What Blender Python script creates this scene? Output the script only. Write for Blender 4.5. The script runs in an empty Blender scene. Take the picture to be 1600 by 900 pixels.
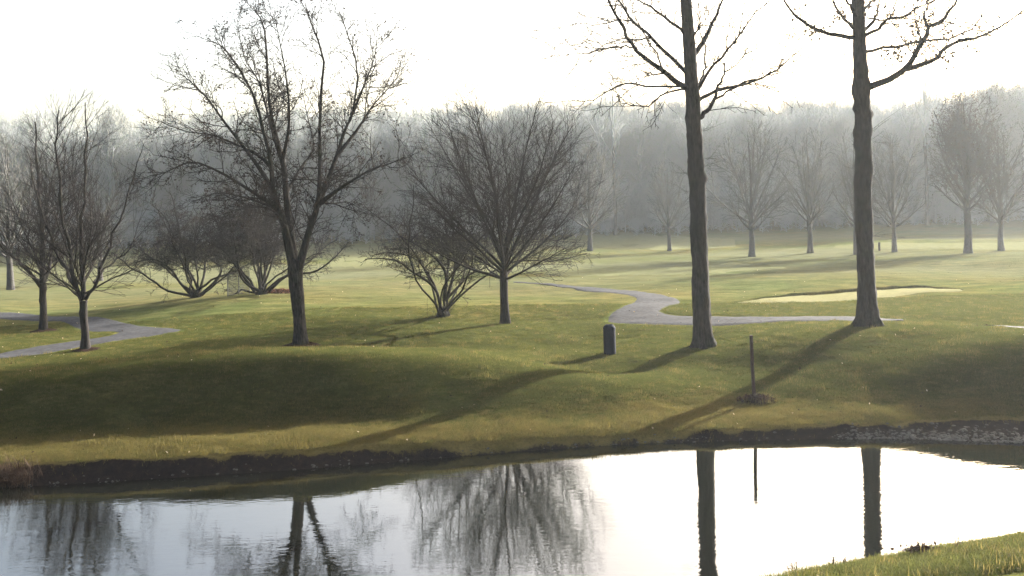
import bpy, math, random
import numpy as np
from mathutils import Vector

# ------------------------------------------------------------------ camera, sky, sun, exposure
S = bpy.context.scene
COL = S.collection
R = math.radians
F, H, HOR = 1400.0, 6.3, 335.0                 # focal length in photo pixels, eye height, horizon row
ROLL = R(1.6)
cam = bpy.data.cameras.new('camera')
cam.sensor_width = 36.0
cam.lens = 36.0 * F / 1600.0
cam.shift_y = -(450 - HOR) / 1600.0
cam.clip_start, cam.clip_end = 0.1, 3000
camo = bpy.data.objects.new('camera', cam)
COL.objects.link(camo)
camo.location = (0, 0, H)
camo.rotation_euler = (math.pi / 2, ROLL, 0)
S.camera = camo

SUN_EL, SUN_AZ = R(18.5), R(48.0)              # azimuth to the right of the view
W = bpy.data.worlds.new("World")
S.world = W
W.use_nodes = True
nt = W.node_tree
sky = nt.nodes.new('ShaderNodeTexSky')
sky.sky_type = 'NISHITA'
sky.sun_disc = False
sky.sun_elevation = SUN_EL
sky.sun_rotation = SUN_AZ
sky.air_density = 1.0
sky.dust_density = 7.5
sky.ozone_density = 0.3
nt.links.new(sky.outputs[0], nt.nodes['Background'].inputs[0])
nt.nodes['Background'].inputs[1].default_value = 0.08

sv = Vector((math.sin(SUN_AZ) * math.cos(SUN_EL), math.cos(SUN_AZ) * math.cos(SUN_EL), math.sin(SUN_EL)))
sl = bpy.data.lights.new('sun', 'SUN')
sl.energy = 5.0
sl.angle = R(0.5)
sl.color = (1.0, 0.97, 0.91)
so = bpy.data.objects.new('sun', sl)
COL.objects.link(so)
so.rotation_euler = (-sv).to_track_quat('-Z', 'Y').to_euler()

S.view_settings.view_transform = 'Standard'
S.view_settings.look = 'None'
S.view_settings.gamma = 1.0
S.view_settings.use_curve_mapping = False
S.view_settings.exposure = 3.05
S.render.engine = 'CYCLES'
S.cycles.use_denoising = True
try:
    S.cycles.denoiser = 'OPENIMAGEDENOISE'
except Exception:
    pass
S.cycles.max_bounces = 6
S.cycles.diffuse_bounces = 2
S.cycles.glossy_bounces = 3
S.cycles.transmission_bounces = 3
S.cycles.volume_bounces = 1
S.cycles.sample_clamp_indirect = 8.0
HAZE_DENSITY = 0.0002
HAZE_G = 0.45

rng = np.random.default_rng(11)

# ------------------------------------------------------------------ helpers
def ray(px, py):
    u, v = (px - 800) / F, (HOR - py) / F
    c, s = math.cos(ROLL), math.sin(ROLL)
    return np.array([u * c + v * s, 1.0, v * c - u * s])

def on_plane(px, py, z):
    d = ray(px, py)
    t = (z - H) / d[2]
    return np.array([d[0] * t, d[1] * t, z])

def at_depth(px, py, y):
    d = ray(px, py)
    t = y / d[1]
    return np.array([d[0] * t, y, H + d[2] * t])

def _hash(ix, iy, seed):
    h = (ix.astype(np.int64) * 374761393 + iy.astype(np.int64) * 668265263 + seed * 974634777) & 0xFFFFFFFF
    h = ((h ^ (h >> 13)) * 1274126177) & 0xFFFFFFFF
    return ((h ^ (h >> 16)) & 0xFFFFFF) / float(0xFFFFFF)

def vnoise(x, y, seed=0):
    ix, iy = np.floor(x), np.floor(y)
    fx, fy = x - ix, y - iy
    fx = fx * fx * (3 - 2 * fx)
    fy = fy * fy * (3 - 2 * fy)
    a, b = _hash(ix, iy, seed), _hash(ix + 1, iy, seed)
    c, d = _hash(ix, iy + 1, seed), _hash(ix + 1, iy + 1, seed)
    return (a + (b - a) * fx) * (1 - fy) + (c + (d - c) * fx) * fy - 0.5

def fbm(x, y, seed=0, octv=3):
    r, a = 0, 1.0
    for k in range(octv):
        r = r + a * vnoise(x * 2 ** k, y * 2 ** k, seed + k)
        a *= 0.5
    return r

def mesh_np(name, V, Fq, mat=None, smooth=True):
    """V (n,3); Fq list of (m,k) index arrays"""
    me = bpy.data.meshes.new(name)
    V = np.asarray(V, dtype=np.float32)
    me.vertices.add(len(V))
    me.vertices.foreach_set('co', V.ravel())
    loops = np.concatenate([f.ravel() for f in Fq]).astype(np.int32)
    tot = np.concatenate([np.full(len(f), f.shape[1], dtype=np.int32) for f in Fq])
    start = np.concatenate([[0], np.cumsum(tot)[:-1]]).astype(np.int32)
    me.loops.add(len(loops))
    me.loops.foreach_set('vertex_index', loops)
    me.polygons.add(len(tot))
    me.polygons.foreach_set('loop_start', start)
    me.polygons.foreach_set('loop_total', tot)
    me.polygons.foreach_set('use_smooth', np.full(len(tot), smooth, dtype=bool))
    me.update(calc_edges=True)
    me.validate()
    if mat:
        me.materials.append(mat)
    return me

def link(name, me, parent=None, loc=(0, 0, 0), kind=None, label=None, cat=None, group=None):
    o = bpy.data.objects.new(name, me)
    COL.objects.link(o)
    o.location = loc
    if parent:
        o.parent = parent
    for k, v in (('kind', kind), ('label', label), ('category', cat), ('group', group)):
        if v:
            o[k] = v
    return o

def thing(name, label, cat, loc, group=None):
    return link(name, None, None, loc, None, label, cat, group)

def copy_thing(o, loc, rz, sc, label, group=None):
    c = o.copy()
    COL.objects.link(c)
    c.location = loc
    c.rotation_euler = (0, 0, rz)
    c.scale = sc if hasattr(sc, '__len__') else (sc, sc, sc)
    c['label'] = label
    if group:
        c['group'] = group
    for ch in list(o.children):
        k = ch.copy()
        COL.objects.link(k)
        k.parent = c
    return c

def catmull(P, n):
    P = np.asarray(P, float)
    m = len(P)
    if m == 2:
        t = np.linspace(0, 1, n)[:, None]
        return P[0] * (1 - t) + P[1] * t
    E = np.vstack([2 * P[0] - P[1], P, 2 * P[-1] - P[-2]])
    u = np.linspace(0, m - 1 - 1e-9, n)
    i = np.floor(u).astype(int)
    f = (u - i)[:, None]
    p0, p1, p2, p3 = E[i], E[i + 1], E[i + 2], E[i + 3]
    return 0.5 * (2 * p1 + (p2 - p0) * f + (2 * p0 - 5 * p1 + 4 * p2 - p3) * f ** 2 + (3 * p1 - p0 - 3 * p2 + p3) * f ** 3)

# ------------------------------------------------------------------ materials
def mat(name):
    m = bpy.data.materials.new(name)
    m.use_nodes = True
    return m, m.node_tree, m.node_tree.nodes['Principled BSDF']

def noise_node(nt, scale, detail=4, rough=0.55, vec=None, mapscale=None, coord='Object'):
    n = nt.nodes.new('ShaderNodeTexNoise')
    n.inputs['Scale'].default_value = scale
    n.inputs['Detail'].default_value = detail
    n.inputs['Roughness'].default_value = rough
    tc = nt.nodes.new('ShaderNodeTexCoord')
    if mapscale:
        mp = nt.nodes.new('ShaderNodeMapping')
        mp.inputs['Scale'].default_value = mapscale
        nt.links.new(tc.outputs[coord], mp.inputs[0])
        nt.links.new(mp.outputs[0], n.inputs['Vector'])
    else:
        nt.links.new(tc.outputs[coord], n.inputs['Vector'])
    return n

def ramp(nt, src, stops):
    r = nt.nodes.new('ShaderNodeValToRGB')
    el = r.color_ramp.elements
    el[0].position, el[0].color = stops[0][0], (*stops[0][1], 1)
    el[1].position, el[1].color = stops[-1][0], (*stops[-1][1], 1)
    for p, c in stops[1:-1]:
        e = el.new(p)
        e.color = (*c, 1)
    nt.links.new(src, r.inputs[0])
    return r

def mix(nt, fac, a, b, mode='MIX'):
    m = nt.nodes.new('ShaderNodeMix')
    m.data_type = 'RGBA'
    m.blend_type = mode
    for sock, v in ((m.inputs[0], fac), (m.inputs[6], a), (m.inputs[7], b)):
        if hasattr(v, 'links'):
            nt.links.new(v, sock)
        elif isinstance(v, (int, float)):
            sock.default_value = v
        else:
            sock.default_value = (*v, 1)
    return m.outputs[2]

def mth(nt, op, a, b=None, clamp=False):
    m = nt.nodes.new('ShaderNodeMath')
    m.operation = op
    m.use_clamp = clamp
    for sock, v in ((m.inputs[0], a), (m.inputs[1], b)):
        if v is None:
            continue
        if hasattr(v, 'links'):
            nt.links.new(v, sock)
        else:
            sock.default_value = v
    return m.outputs[0]

def bump(nt, h, strength, dist, normal=None):
    b = nt.nodes.new('ShaderNodeBump')
    b.inputs['Strength'].default_value = strength
    b.inputs['Distance'].default_value = dist
    nt.links.new(h, b.inputs['Height'])
    if normal:
        nt.links.new(normal, b.inputs['Normal'])
    return b.outputs[0]

def attr(nt, name):
    a = nt.nodes.new('ShaderNodeAttribute')
    a.attribute_name = name
    return a

def make_bark(name, c0, c1, scale=18, strength=0.6):
    m, nt, b = mat(name)
    n = noise_node(nt, scale, 6, 0.65, mapscale=(1, 1, 0.22))
    n2 = noise_node(nt, 1.3, 3, 0.5)
    r = ramp(nt, n.outputs[0], [(0.3, c0), (0.7, c1)])
    moss = ramp(nt, n2.outputs[0], [(0.5, (1, 1, 1)), (0.72, (0.8, 1.0, 0.72))])
    nt.links.new(mix(nt, 1.0, r.outputs[0], moss.outputs[0], 'MULTIPLY'), b.inputs['Base Color'])
    b.inputs['Roughness'].default_value = 0.95
    b.inputs['Specular IOR Level'].default_value = 0.03
    nt.links.new(bump(nt, n.outputs[0], strength, 0.09), b.inputs['Normal'])
    return m

BARK = make_bark('bark', (0.010, 0.009, 0.009), (0.030, 0.027, 0.026))
BARK_ROUGH = make_bark('rough_bark', (0.005, 0.005, 0.0055), (0.038, 0.034, 0.032), 14, 0.9)
TWIG = make_bark('twig_bark', (0.012, 0.0105, 0.011), (0.028, 0.025, 0.025), 30, 0.1)
TWIG_HAZED = make_bark('hazed_twig_bark', (0.20, 0.21, 0.212), (0.31, 0.318, 0.32), 30, 0.1)  # twigs of the far wood, with haze brightness mixed into their colour

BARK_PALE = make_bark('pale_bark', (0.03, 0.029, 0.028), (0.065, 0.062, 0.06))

def make_leaf(name, c0, c1, trans=0.35):
    m, nt, b = mat(name)
    oi = nt.nodes.new('ShaderNodeTexNoise')
    oi.inputs['Scale'].default_value = 3.0
    r = ramp(nt, oi.outputs[0], [(0.35, c0), (0.65, c1)])
    nt.links.new(r.outputs[0], b.inputs['Base Color'])
    b.inputs['Roughness'].default_value = 0.85
    b.inputs['Specular IOR Level'].default_value = 0.08
    tr = nt.nodes.new('ShaderNodeBsdfTranslucent')
    nt.links.new(r.outputs[0], tr.inputs[0])
    mx = nt.nodes.new('ShaderNodeMixShader')
    mx.inputs[0].default_value = trans
    nt.links.new(b.outputs[0], mx.inputs[1])
    nt.links.new(tr.outputs[0], mx.inputs[2])
    nt.links.new(mx.outputs[0], nt.nodes['Material Output'].inputs['Surface'])
    return m

DEAD_LEAF = make_leaf('dead_leaf', (0.016, 0.011, 0.009), (0.04, 0.024, 0.017), 0.15)
PALE_LEAF = make_leaf('pale_leaf', (0.3, 0.22, 0.13), (0.55, 0.45, 0.32), 0.2)
BROWN_LEAF = make_leaf('brown_leaf', (0.022, 0.016, 0.012), (0.045, 0.032, 0.024), 0.12)
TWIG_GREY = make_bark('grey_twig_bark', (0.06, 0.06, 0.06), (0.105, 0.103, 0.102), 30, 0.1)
FADED_LEAF = make_leaf('faded_leaf', (0.06, 0.045, 0.035), (0.09, 0.07, 0.052), 0.1)
STRAW = make_leaf('straw', (0.06, 0.042, 0.028), (0.12, 0.085, 0.055), 0.2)
REED = make_leaf('dry_reed', (0.028, 0.017, 0.012), (0.09, 0.062, 0.045), 0.15)
BLADE = make_leaf('grass_blade', (0.034, 0.043, 0.010), (0.070, 0.072, 0.020), 0.5)
BLADE_DRY = make_leaf('dry_grass_blade', (0.08, 0.066, 0.021), (0.135, 0.11, 0.036), 0.45)

def ground_material():
    m, nt, b = mat('turf')
    big = noise_node(nt, 0.11, 4, 0.6)
    mid = noise_node(nt, 0.9, 5, 0.65, mapscale=(0.6, 1.6, 1))
    fine = noise_node(nt, 9.0, 6, 0.75)
    green = ramp(nt, mid.outputs[0], [(0.26, (0.030, 0.034, 0.013)), (0.5, (0.058, 0.059, 0.024)), (0.76, (0.104, 0.096, 0.042))])
    olive = ramp(nt, big.outputs[0], [(0.38, (0.85, 1.02, 0.85)), (0.64, (1.28, 1.1, 1.0))])
    g = mix(nt, 1.0, green.outputs[0], olive.outputs[0], 'MULTIPLY')
    straw = ramp(nt, mid.outputs[0], [(0.3, (0.072, 0.057, 0.020)), (0.7, (0.138, 0.107, 0.042))])
    dry = attr(nt, 'dry')
    dn = mth(nt, 'ADD', dry.outputs['Fac'], mth(nt, 'MULTIPLY', mth(nt, 'SUBTRACT', mid.outputs[0], 0.5), 1.2), True)
    dn = mth(nt, 'MULTIPLY', dn, mth(nt, 'MULTIPLY', dry.outputs['Fac'], 3.0, True))
    g = mix(nt, dn, g, straw.outputs[0])
    fr = ramp(nt, fine.outputs[0], [(0.3, (0.62, 0.62, 0.6)), (0.7, (1.35, 1.33, 1.25))])
    g = mix(nt, 1.0, g, fr.outputs[0], 'MULTIPLY')
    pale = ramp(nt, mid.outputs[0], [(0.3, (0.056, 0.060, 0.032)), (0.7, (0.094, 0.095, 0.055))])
    g = mix(nt, attr(nt, 'backlit_glow').outputs['Fac'], g, pale.outputs[0])  # backlit glow of the distant grass, painted as a paler turf colour
    mudn = noise_node(nt, 6.0, 6, 0.7)
    mudc = ramp(nt, mudn.outputs[0], [(0.3, (0.008, 0.007, 0.008)), (0.55, (0.018, 0.014, 0.013)), (0.75, (0.035, 0.023, 0.018))])
    mud = attr(nt, 'mud')
    mf = mth(nt, 'ADD', mud.outputs['Fac'], mth(nt, 'MULTIPLY', mth(nt, 'SUBTRACT', fine.outputs[0], 0.5), 0.9))
    mf = ramp(nt, mf, [(0.42, (0, 0, 0)), (0.58, (1, 1, 1))]).outputs[0]
    colr = mix(nt, mf, g, mudc.outputs[0])
    nt.links.new(colr, b.inputs['Base Color'])
    b.inputs['Roughness'].default_value = 1.0
    b.inputs['Specular IOR Level'].default_value = 0.0
    hf = noise_node(nt, 26.0, 5, 0.7)
    n1 = bump(nt, hf.outputs[0], 0.9, 0.05)
    n2 = bump(nt, mid.outputs[0], 0.5, 0.10, n1)
    nt.links.new(n2, b.inputs['Normal'])
    return m

TURF = ground_material()

def simple(name, c0, c1, scale=8, rough=0.85, bstr=0.4, bdist=0.02, detail=5, spec=0.0):
    m, nt, b = mat(name)
    n = noise_node(nt, scale, detail, 0.65)
    r = ramp(nt, n.outputs[0], [(0.3, c0), (0.7, c1)])
    nt.links.new(r.outputs[0], b.inputs['Base Color'])
    b.inputs['Roughness'].default_value = rough
    b.inputs['Specular IOR Level'].default_value = spec
    nt.links.new(bump(nt, n.outputs[0], bstr, bdist), b.inputs['Normal'])
    return m

ASPHALT = simple('asphalt', (0.020, 0.0205, 0.022), (0.046, 0.0465, 0.050), 5, 0.9, 0.5, 0.02, spec=.02)
SAND = simple('bunker_sand', (0.105, 0.1, 0.052), (0.15, 0.142, 0.075), 4, 0.95, 0.4, 0.03)
GREEN = simple('mown_green', (0.07, 0.073, 0.036), (0.105, 0.106, 0.055), 1.5, 0.9, 0.4, 0.03)
SOIL = simple('dark_soil', (0.010, 0.007, 0.006), (0.03, 0.019, 0.015), 12, 0.95, 0.8, 0.06)
STONE = simple('pebble', (0.02, 0.019, 0.018), (0.085, 0.082, 0.075), 2.5, 0.6, 0.3, 0.02, spec=.12)
WOOD = simple('weathered_wood', (0.022, 0.016, 0.013), (0.05, 0.036, 0.028), 20, 0.85, 0.5, 0.01, spec=.1)
METAL = simple('wire', (0.05, 0.05, 0.05), (0.09, 0.09, 0.09), 20, 0.5, 0.1, 0.005)
BIN = simple('bin_plastic', (0.008, 0.010, 0.017), (0.012, 0.014, 0.022), 14, 0.85, 0.15, 0.004, spec=.04)

def water_material():
    m, nt, b = mat('pond_water')
    b.inputs['Base Color'].default_value = (0.0035, 0.004, 0.0033, 1)
    b.inputs['Roughness'].default_value = 0.015
    b.inputs['IOR'].default_value = 2.3
    b.inputs['Specular IOR Level'].default_value = 0.5
    w1 = noise_node(nt, 2.2, 3, 0.6, mapscale=(0.55, 1.6, 1))
    w2 = noise_node(nt, 9.0, 2, 0.5, mapscale=(0.5, 1.3, 1))
    big = noise_node(nt, 0.16, 2, 0.5)
    amt = ramp(nt, big.outputs[0], [(0.36, (0.35, 0.35, 0.35)), (0.62, (1, 1, 1))])
    h = mth(nt, 'ADD', mth(nt, 'MULTIPLY', w1.outputs[0], 0.75), mth(nt, 'MULTIPLY', w2.outputs[0], 0.25))
    h = mth(nt, 'MULTIPLY', h, amt.outputs[0])
    nt.links.new(bump(nt, h, 0.5, 0.008), b.inputs['Normal'])
    return m

WATER = water_material()

# ------------------------------------------------------------------ terrain: a loft through rows of control points
def row(pts):
    """(px, py, z) photo points on the surface -> sorted arrays X, Y, Z in metres"""
    P = np.array([on_plane(*p) for p in pts])
    P = P[np.argsort(P[:, 0])]
    return P

def wrow(pts):
    return np.array(pts, float)

near_top = row([(1262, 900, .30), (1600, 838, .30)])
k = (near_top[1, 1] - near_top[0, 1]) / (near_top[1, 0] - near_top[0, 0])
def ny(x):
    return near_top[0, 1] + k * (np.clip(x, -30, 22) - near_top[0, 0])
xs_n = np.array([-450, -30, -10, 0, 10, 22, 450.])
ROWS = [
    wrow([(-450, -70, 5.2), (450, -70, 5.2)]),
    wrow([(-450, -2, 4.5), (450, -2, 4.5)]),
    np.stack([xs_n, ny(xs_n) - 3.0, np.full(7, 1.15)], 1),
    np.stack([xs_n, ny(xs_n), np.full(7, 0.30)], 1),
    np.stack([xs_n, ny(xs_n) + 0.45, np.full(7, 0.0)], 1),
    np.stack([xs_n, ny(xs_n) + 2.5, np.full(7, -0.9)], 1),
]
shore = row([(-700, 800, 0), (-250, 778, 0), (0, 763, 0), (250, 748, 0), (500, 732, 0), (700, 715, 0), (900, 699, 0), (1000, 693.5, 0),
             (1100, 690, 0), (1330, 685.5, 0), (1480, 687, 0), (1600, 693, 0), (1900, 712, 0), (2300, 735, 0)])
bed2 = shore + np.array([0, -1.6, -0.8])
bank = row([(-700, 765, .42), (-250, 738, .42), (0, 724, .42), (250, 715, .42), (400, 704, .42), (500, 698.5, .38), (700, 691, .34), (900, 682, .24),
            (1000, 677, .23), (1180, 668, .25), (1330, 661, .29), (1480, 656, .33), (1600, 650, .36), (1900, 668, .36), (2300, 690, .36)])
foot = row([(-700, 725, .62), (-250, 695, .6), (0, 680, .58), (250, 670, .58), (400, 660, .58), (600, 655, .56), (700, 656, .55), (800, 655, .54), (950, 646, .5),
            (1050, 632, .5), (1140, 626, .5), (1300, 630, .52), (1600, 634, .54), (1900, 650, .62), (2300, 668, .62)])
crest = row([(-700, 625, 1.6), (-250, 607, 1.6), (0, 597, 1.74), (200, 571, 2.02), (300, 560, 2.16), (400, 552, 2.22), (550, 550, 2.18), (700, 557, 1.8), (820, 568, 1.46),
             (900, 585, 1.16), (980, 602, .95), (1050, 588, 0.9), (1120, 560, 1.0), (1200, 530, 1.5), (1300, 517, 1.78), (1400, 510, 1.94),
             (1500, 510, 1.97), (1560, 515, 1.94), (1600, 522, 1.9), (1900, 545, 1.7), (2300, 560, 1.7)])
saddle = row([(-900, 560, 1.15), (0, 551, 1.12), (250, 546, 1.2), (470, 540, 1.3), (700, 541, 1.15), (850, 548, 1.05), (952, 551, 1.0), (1060, 538, 1.1), (1200, 508, 1.42),
              (1355, 504, 1.48), (1500, 500, 1.4), (1600, 500, 1.38), (2300, 500, 1.38)])
r50 = row([(-1500, 471, 1.5), (0, 471, 1.5), (150, 469, 1.52), (300, 463, 1.72), (405, 457, 1.95), (500, 455, 1.92), (650, 464, 1.65), (800, 470, 1.5),
           (1000, 474, 1.45), (1300, 474, 1.46), (1600, 474, 1.5), (3000, 474, 1.5)])
r68 = row([(-3000, 434, 1.5), (200, 434, 1.45), (400, 436, 1.4), (800, 434, 1.5), (1600, 434, 1.55), (5000, 434, 1.5)])
ROWS += [bed2, shore, bank, foot, crest, saddle, r50, r68,
         wrow([(-450, 90, 1.35), (450, 90, 1.35)]), wrow([(-450, 118, 1.45), (450, 118, 1.5)]), wrow([(-450, 150, 2.2), (450, 150, 2.3)]),
         wrow([(-450, 200, 5.0), (450, 200, 5.2)]), wrow([(-450, 300, 17), (450, 300, 17)]), wrow([(-450, 420, 22), (450, 420, 22)]), wrow([(-450, 660, 24), (450, 660, 24)])]
for q in ROWS:
    q[:] = q[np.argsort(q[:, 0])]
GX = np.arange(-120, 120, 0.25)
KS = np.exp(-0.5 * (np.arange(-12, 13) / 3.2) ** 2)
KS /= KS.sum()
def smooth1(v):
    return np.convolve(np.pad(v, 12, mode='edge'), KS, 'valid')
RY = np.array([smooth1(np.interp(GX, q[:, 0], q[:, 1])) for q in ROWS])
RZ = np.array([smooth1(np.interp(GX, q[:, 0], q[:, 2])) for q in ROWS])
RY = np.maximum.accumulate(RY + np.arange(len(ROWS))[:, None] * 1e-3, axis=0)
SH = 7                                             # index of the far shoreline row

def rows_at(x):
    y = np.array([np.interp(x, GX, v) for v in RY])
    z = np.array([np.interp(x, GX, v) for v in RZ])
    return y, z

def ground(x, y, detail=True):
    x, y = np.broadcast_arrays(np.asarray(x, float), np.asarray(y, float))
    shp = x.shape
    x, y = x.ravel(), y.ravel()
    ky, kz = rows_at(x)
    h = np.maximum(np.diff(ky, axis=0), 1e-3)
    dl = np.diff(kz, axis=0) / h
    m = np.zeros_like(kz)
    a, bb = dl[:-1], dl[1:]
    w1, w2 = 2 * h[1:] + h[:-1], h[1:] + 2 * h[:-1]
    with np.errstate(divide='ignore', invalid='ignore'):
        hm = (w1 + w2) / (w1 / a + w2 / bb)
    m[1:-1] = np.where(a * bb > 0, hm, 0)
    m[0], m[-1] = dl[0], dl[-1]
    m = np.nan_to_num(m)
    i = np.clip((ky <= y[None]).sum(0) - 1, 0, len(ky) - 2)
    n = np.arange(len(x))
    hh = h[i, n]
    t = np.clip((y - ky[i, n]) / hh, 0, 1)
    z = ((1 + 2 * t) * (1 - t) ** 2) * kz[i, n] + t * (1 - t) ** 2 * hh * m[i, n] + t * t * (3 - 2 * t) * kz[i + 1, n] + t * t * (t - 1) * hh * m[i + 1, n]
    # a second hump on the right-hand mound, and gentle swells on the fairways
    hx, hy = on_plane(1560, 560, 1.5)[:2]
    z = z + 0.45 * np.exp(-(((x - hx) / 3.6) ** 2 + ((y - hy) / 1.7) ** 2))
    z = z - 0.3 * np.exp(-(((x - 3.2) / 2.6) ** 2 + ((y - 30.9) / 1.5) ** 2)) - 0.13 * np.exp(-(((x - 8.0) / 2.2) ** 2 + ((y - 30.2) / 1.6) ** 2))
    if detail:
        fade = np.clip((y - ky[SH]) / 1.5, 0, 1) + np.clip((ky[3] - y) / 1.5, 0, 1)
        z = z + fade * (0.075 * fbm(x / 2.2, y / 1.4, 3, 3) + 0.035 * fbm(x / 0.5, y / 0.45, 9, 2))
        far = np.clip((y - 36) / 20, 0, 1)
        bk = on_plane(1325, 464, 1.45)
        calm = 1 - np.exp(-((x - bk[0]) / 10) ** 4 - ((y - bk[1]) / 7) ** 4)
        z = z + calm * np.clip((y - 31) / 5, 0, 1) * 0.24 * fbm(x / 9, y / 5.5, 41, 2)
        z = z + calm * far * 0.42 * fbm(x / 17, y / 11, 21, 2)
        z = z + 0.05 * fbm(x / 0.6, y / 0.6, 31, 2) * np.exp(-((y - ky[SH + 1]) / 0.5) ** 2)
    return z.reshape(shp)

def gz(x, y):
    return float(ground(np.array([x]), np.array([y]))[0])

def hit(px, py, y0=12.0, y1=400.0):
    """where the sight line through a photo pixel first meets the ground"""
    d = ray(px, py)
    ys = np.concatenate([np.arange(y0, 80, 0.1), np.arange(80, y1, 0.5)])
    t = ys / d[1]
    zz = H + d[2] * t - ground(d[0] * t, ys)
    b = np.nonzero(zz < 0)[0]
    j = b[0] if len(b) else len(ys) - 1
    return np.array([d[0] * t[j], ys[j], gz(d[0] * t[j], ys[j])])

def grow_axis(fine0, fine1, step, lim0, lim1, g=1.12):
    a = list(np.arange(fine0, fine1 + step / 2, step))
    s, v = step, fine1
    while v < lim1:
        s *= g
        v += s
        a.append(min(v, lim1))
    s, v = step, fine0
    while v > lim0:
        s *= g
        v -= s
        a.insert(0, max(v, lim0))
    return np.array(a)

xs = grow_axis(-17, 21, 0.2, -440, 440, 1.05)
ys = np.concatenate([grow_axis(14, 20, 0.25, -65, 20, 1.2), np.arange(20.14, 38, 0.14), grow_axis(38, 58, 0.3, 38, 640, 1.04)])
ys = np.unique(np.round(ys, 4))
GXX, GYY = np.meshgrid(xs, ys)
GZZ = ground(GXX, GYY)
V = np.stack([GXX.ravel(), GYY.ravel(), GZZ.ravel()], 1)
nx, nyy = len(xs), len(ys)
idx = np.arange(nx * nyy).reshape(nyy, nx)
Q = np.stack([idx[:-1, :-1], idx[:-1, 1:], idx[1:, 1:], idx[1:, :-1]], -1).reshape(-1, 4)
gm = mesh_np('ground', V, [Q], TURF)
kyv, _ = rows_at(V[:, 0])
s_far = V[:, 1] - kyv[SH + 1]                        # metres beyond the bank edge
s_near = kyv[3] - V[:, 1]
nz = fbm(V[:, 0] / 1.4, V[:, 1] / 1.4, 5, 3)
nz2 = fbm(V[:, 0] / .45, V[:, 1] / .4, 6, 3)
mud = np.where(V[:, 1] > 0.5 * (kyv[3] + kyv[SH]), np.clip(0.5 - (s_far + 0.16 + 0.22 * nz + 0.16 * nz2) / 0.4, 0, 1), np.clip(0.5 - (s_near + 0.1) / 0.3, 0, 1))
footd = kyv[SH + 2] - V[:, 1]
dry = np.clip(0.55 + (footd + 0.9 * nz) / 1.8, 0, 1) * (s_far > -1)
backlit_glow = np.clip((V[:, 1] - 44) / 30, 0, 1) * np.clip(0.62 + 1.3 * fbm(V[:, 0] / 30, V[:, 1] / 9, 55, 3), 0, 1) * np.clip((150 - V[:, 1]) / 20, 0, 1)  # grows with distance: painted backlit glow over dewy mown fairway
for nme, arr in (('mud', mud), ('dry', dry), ('backlit_glow', backlit_glow)):
    at = gm.attributes.new(nme, 'FLOAT', 'POINT')
    at.data.foreach_set('value', arr.astype(np.float32))
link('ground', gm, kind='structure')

# water sheet, wide enough to run under both banks
wv = np.array([(-110, 0, 0), (110, 0, 0), (110, 34, 0), (-110, 34, 0)], float)
nwx = np.linspace(-110, 110, 90)
wy0, wy1 = ny(nwx) + 0.1, np.interp(nwx, GX, RY[SH]) + 0.25
WV = np.concatenate([np.stack([nwx, wy0, np.zeros(90)], 1), np.stack([nwx, wy1, np.zeros(90)], 1)])
ii = np.arange(89)
link('pond_water', mesh_np('pond_water', WV, [np.stack([ii, ii + 1, ii + 91, ii + 90], 1)], WATER), kind='structure')

# ------------------------------------------------------------------ sheets laid on the ground: paths, bunker, greens
def drape(name, pairs, plane, mater, off=0.03, n=70, m=8, thick=0.0, **kw):
    A = catmull([on_plane(a[0], a[1], plane)[:2] for a, b in pairs], n)
    B = catmull([on_plane(b[0], b[1], plane)[:2] for a, b in pairs], n)
    t = np.linspace(0, 1, m)[None, :, None]
    P = A[:, None] * (1 - t) + B[:, None] * t
    wob = 0.12 * fbm(P[..., 0] / 1.2, P[..., 1] / 1.2, 77, 2)
    P[..., 1] += wob
    z = ground(P[..., 0], P[..., 1]) + off
    z[:, 0] -= off + 0.04
    z[:, -1] -= off + 0.04
    z[0] -= off + 0.02
    z[-1] -= off + 0.02
    Vv = np.concatenate([P, z[..., None]], -1).reshape(-1, 3)
    ix = np.arange(n * m).reshape(n, m)
    q = np.stack([ix[:-1, :-1], ix[:-1, 1:], ix[1:, 1:], ix[1:, :-1]], -1).reshape(-1, 4)
    return link(name, mesh_np(name, Vv, [q], mater), kind='structure', **kw), P, z

drape('cart_path', [((800, 444), (800, 445.5)), ((862, 447), (865, 449.5)), ((950, 452), (935, 458)), ((1010, 461), (978, 467)), ((1066, 474), (990, 474)),
                    ((1047, 484), (970, 484)), ((1037, 490), (945, 496)), ((1062, 494), (966, 503)), ((1130, 496), (1100, 506)),
                    ((1240, 499), (1240, 508)), ((1345, 502), (1345, 510)), ((1385, 504), (1385, 509)), ((1412, 506), (1414, 507))], 1.4, ASPHALT, 0.035, 140, 9)
drape('cart_path', [((1520, 510.5), (1524, 511)), ((1560, 511), (1560, 515)), ((1600, 511.5), (1600, 520.5)), ((1700, 514), (1700, 530)), ((1900, 522), (1900, 545)), ((2100, 532), (2100, 560))], 1.5, ASPHALT, 0.05, 60, 9)
drape('cart_path', [((-160, 566), (-160, 584)), ((-60, 557), (-60, 571)), ((0, 551), (0, 563)), ((67, 541), (67, 553)), ((127, 533), (130, 543.5)), ((177, 524), (215, 532)),
                    ((172, 519.5), (290, 520)), ((127, 517), (217, 510)), ((85, 507), (133, 501)), ((20, 502), (60, 494)), ((-60, 499), (-40, 492)), ((-200, 496), (-200, 488))],
      1.2, ASPHALT, 0.035, 120, 9)
drape('sand_bunker', [((1148, 474), (1150, 475.5)), ((1200, 467.5), (1200, 475)), ((1260, 463), (1260, 474)), ((1340, 457), (1340, 470.5)), ((1400, 453.5), (1400, 465)),
                      ((1450, 453), (1450, 460)), ((1505, 454), (1507, 456.5))], 1.45, SAND, 0.05, 60, 8)
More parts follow.
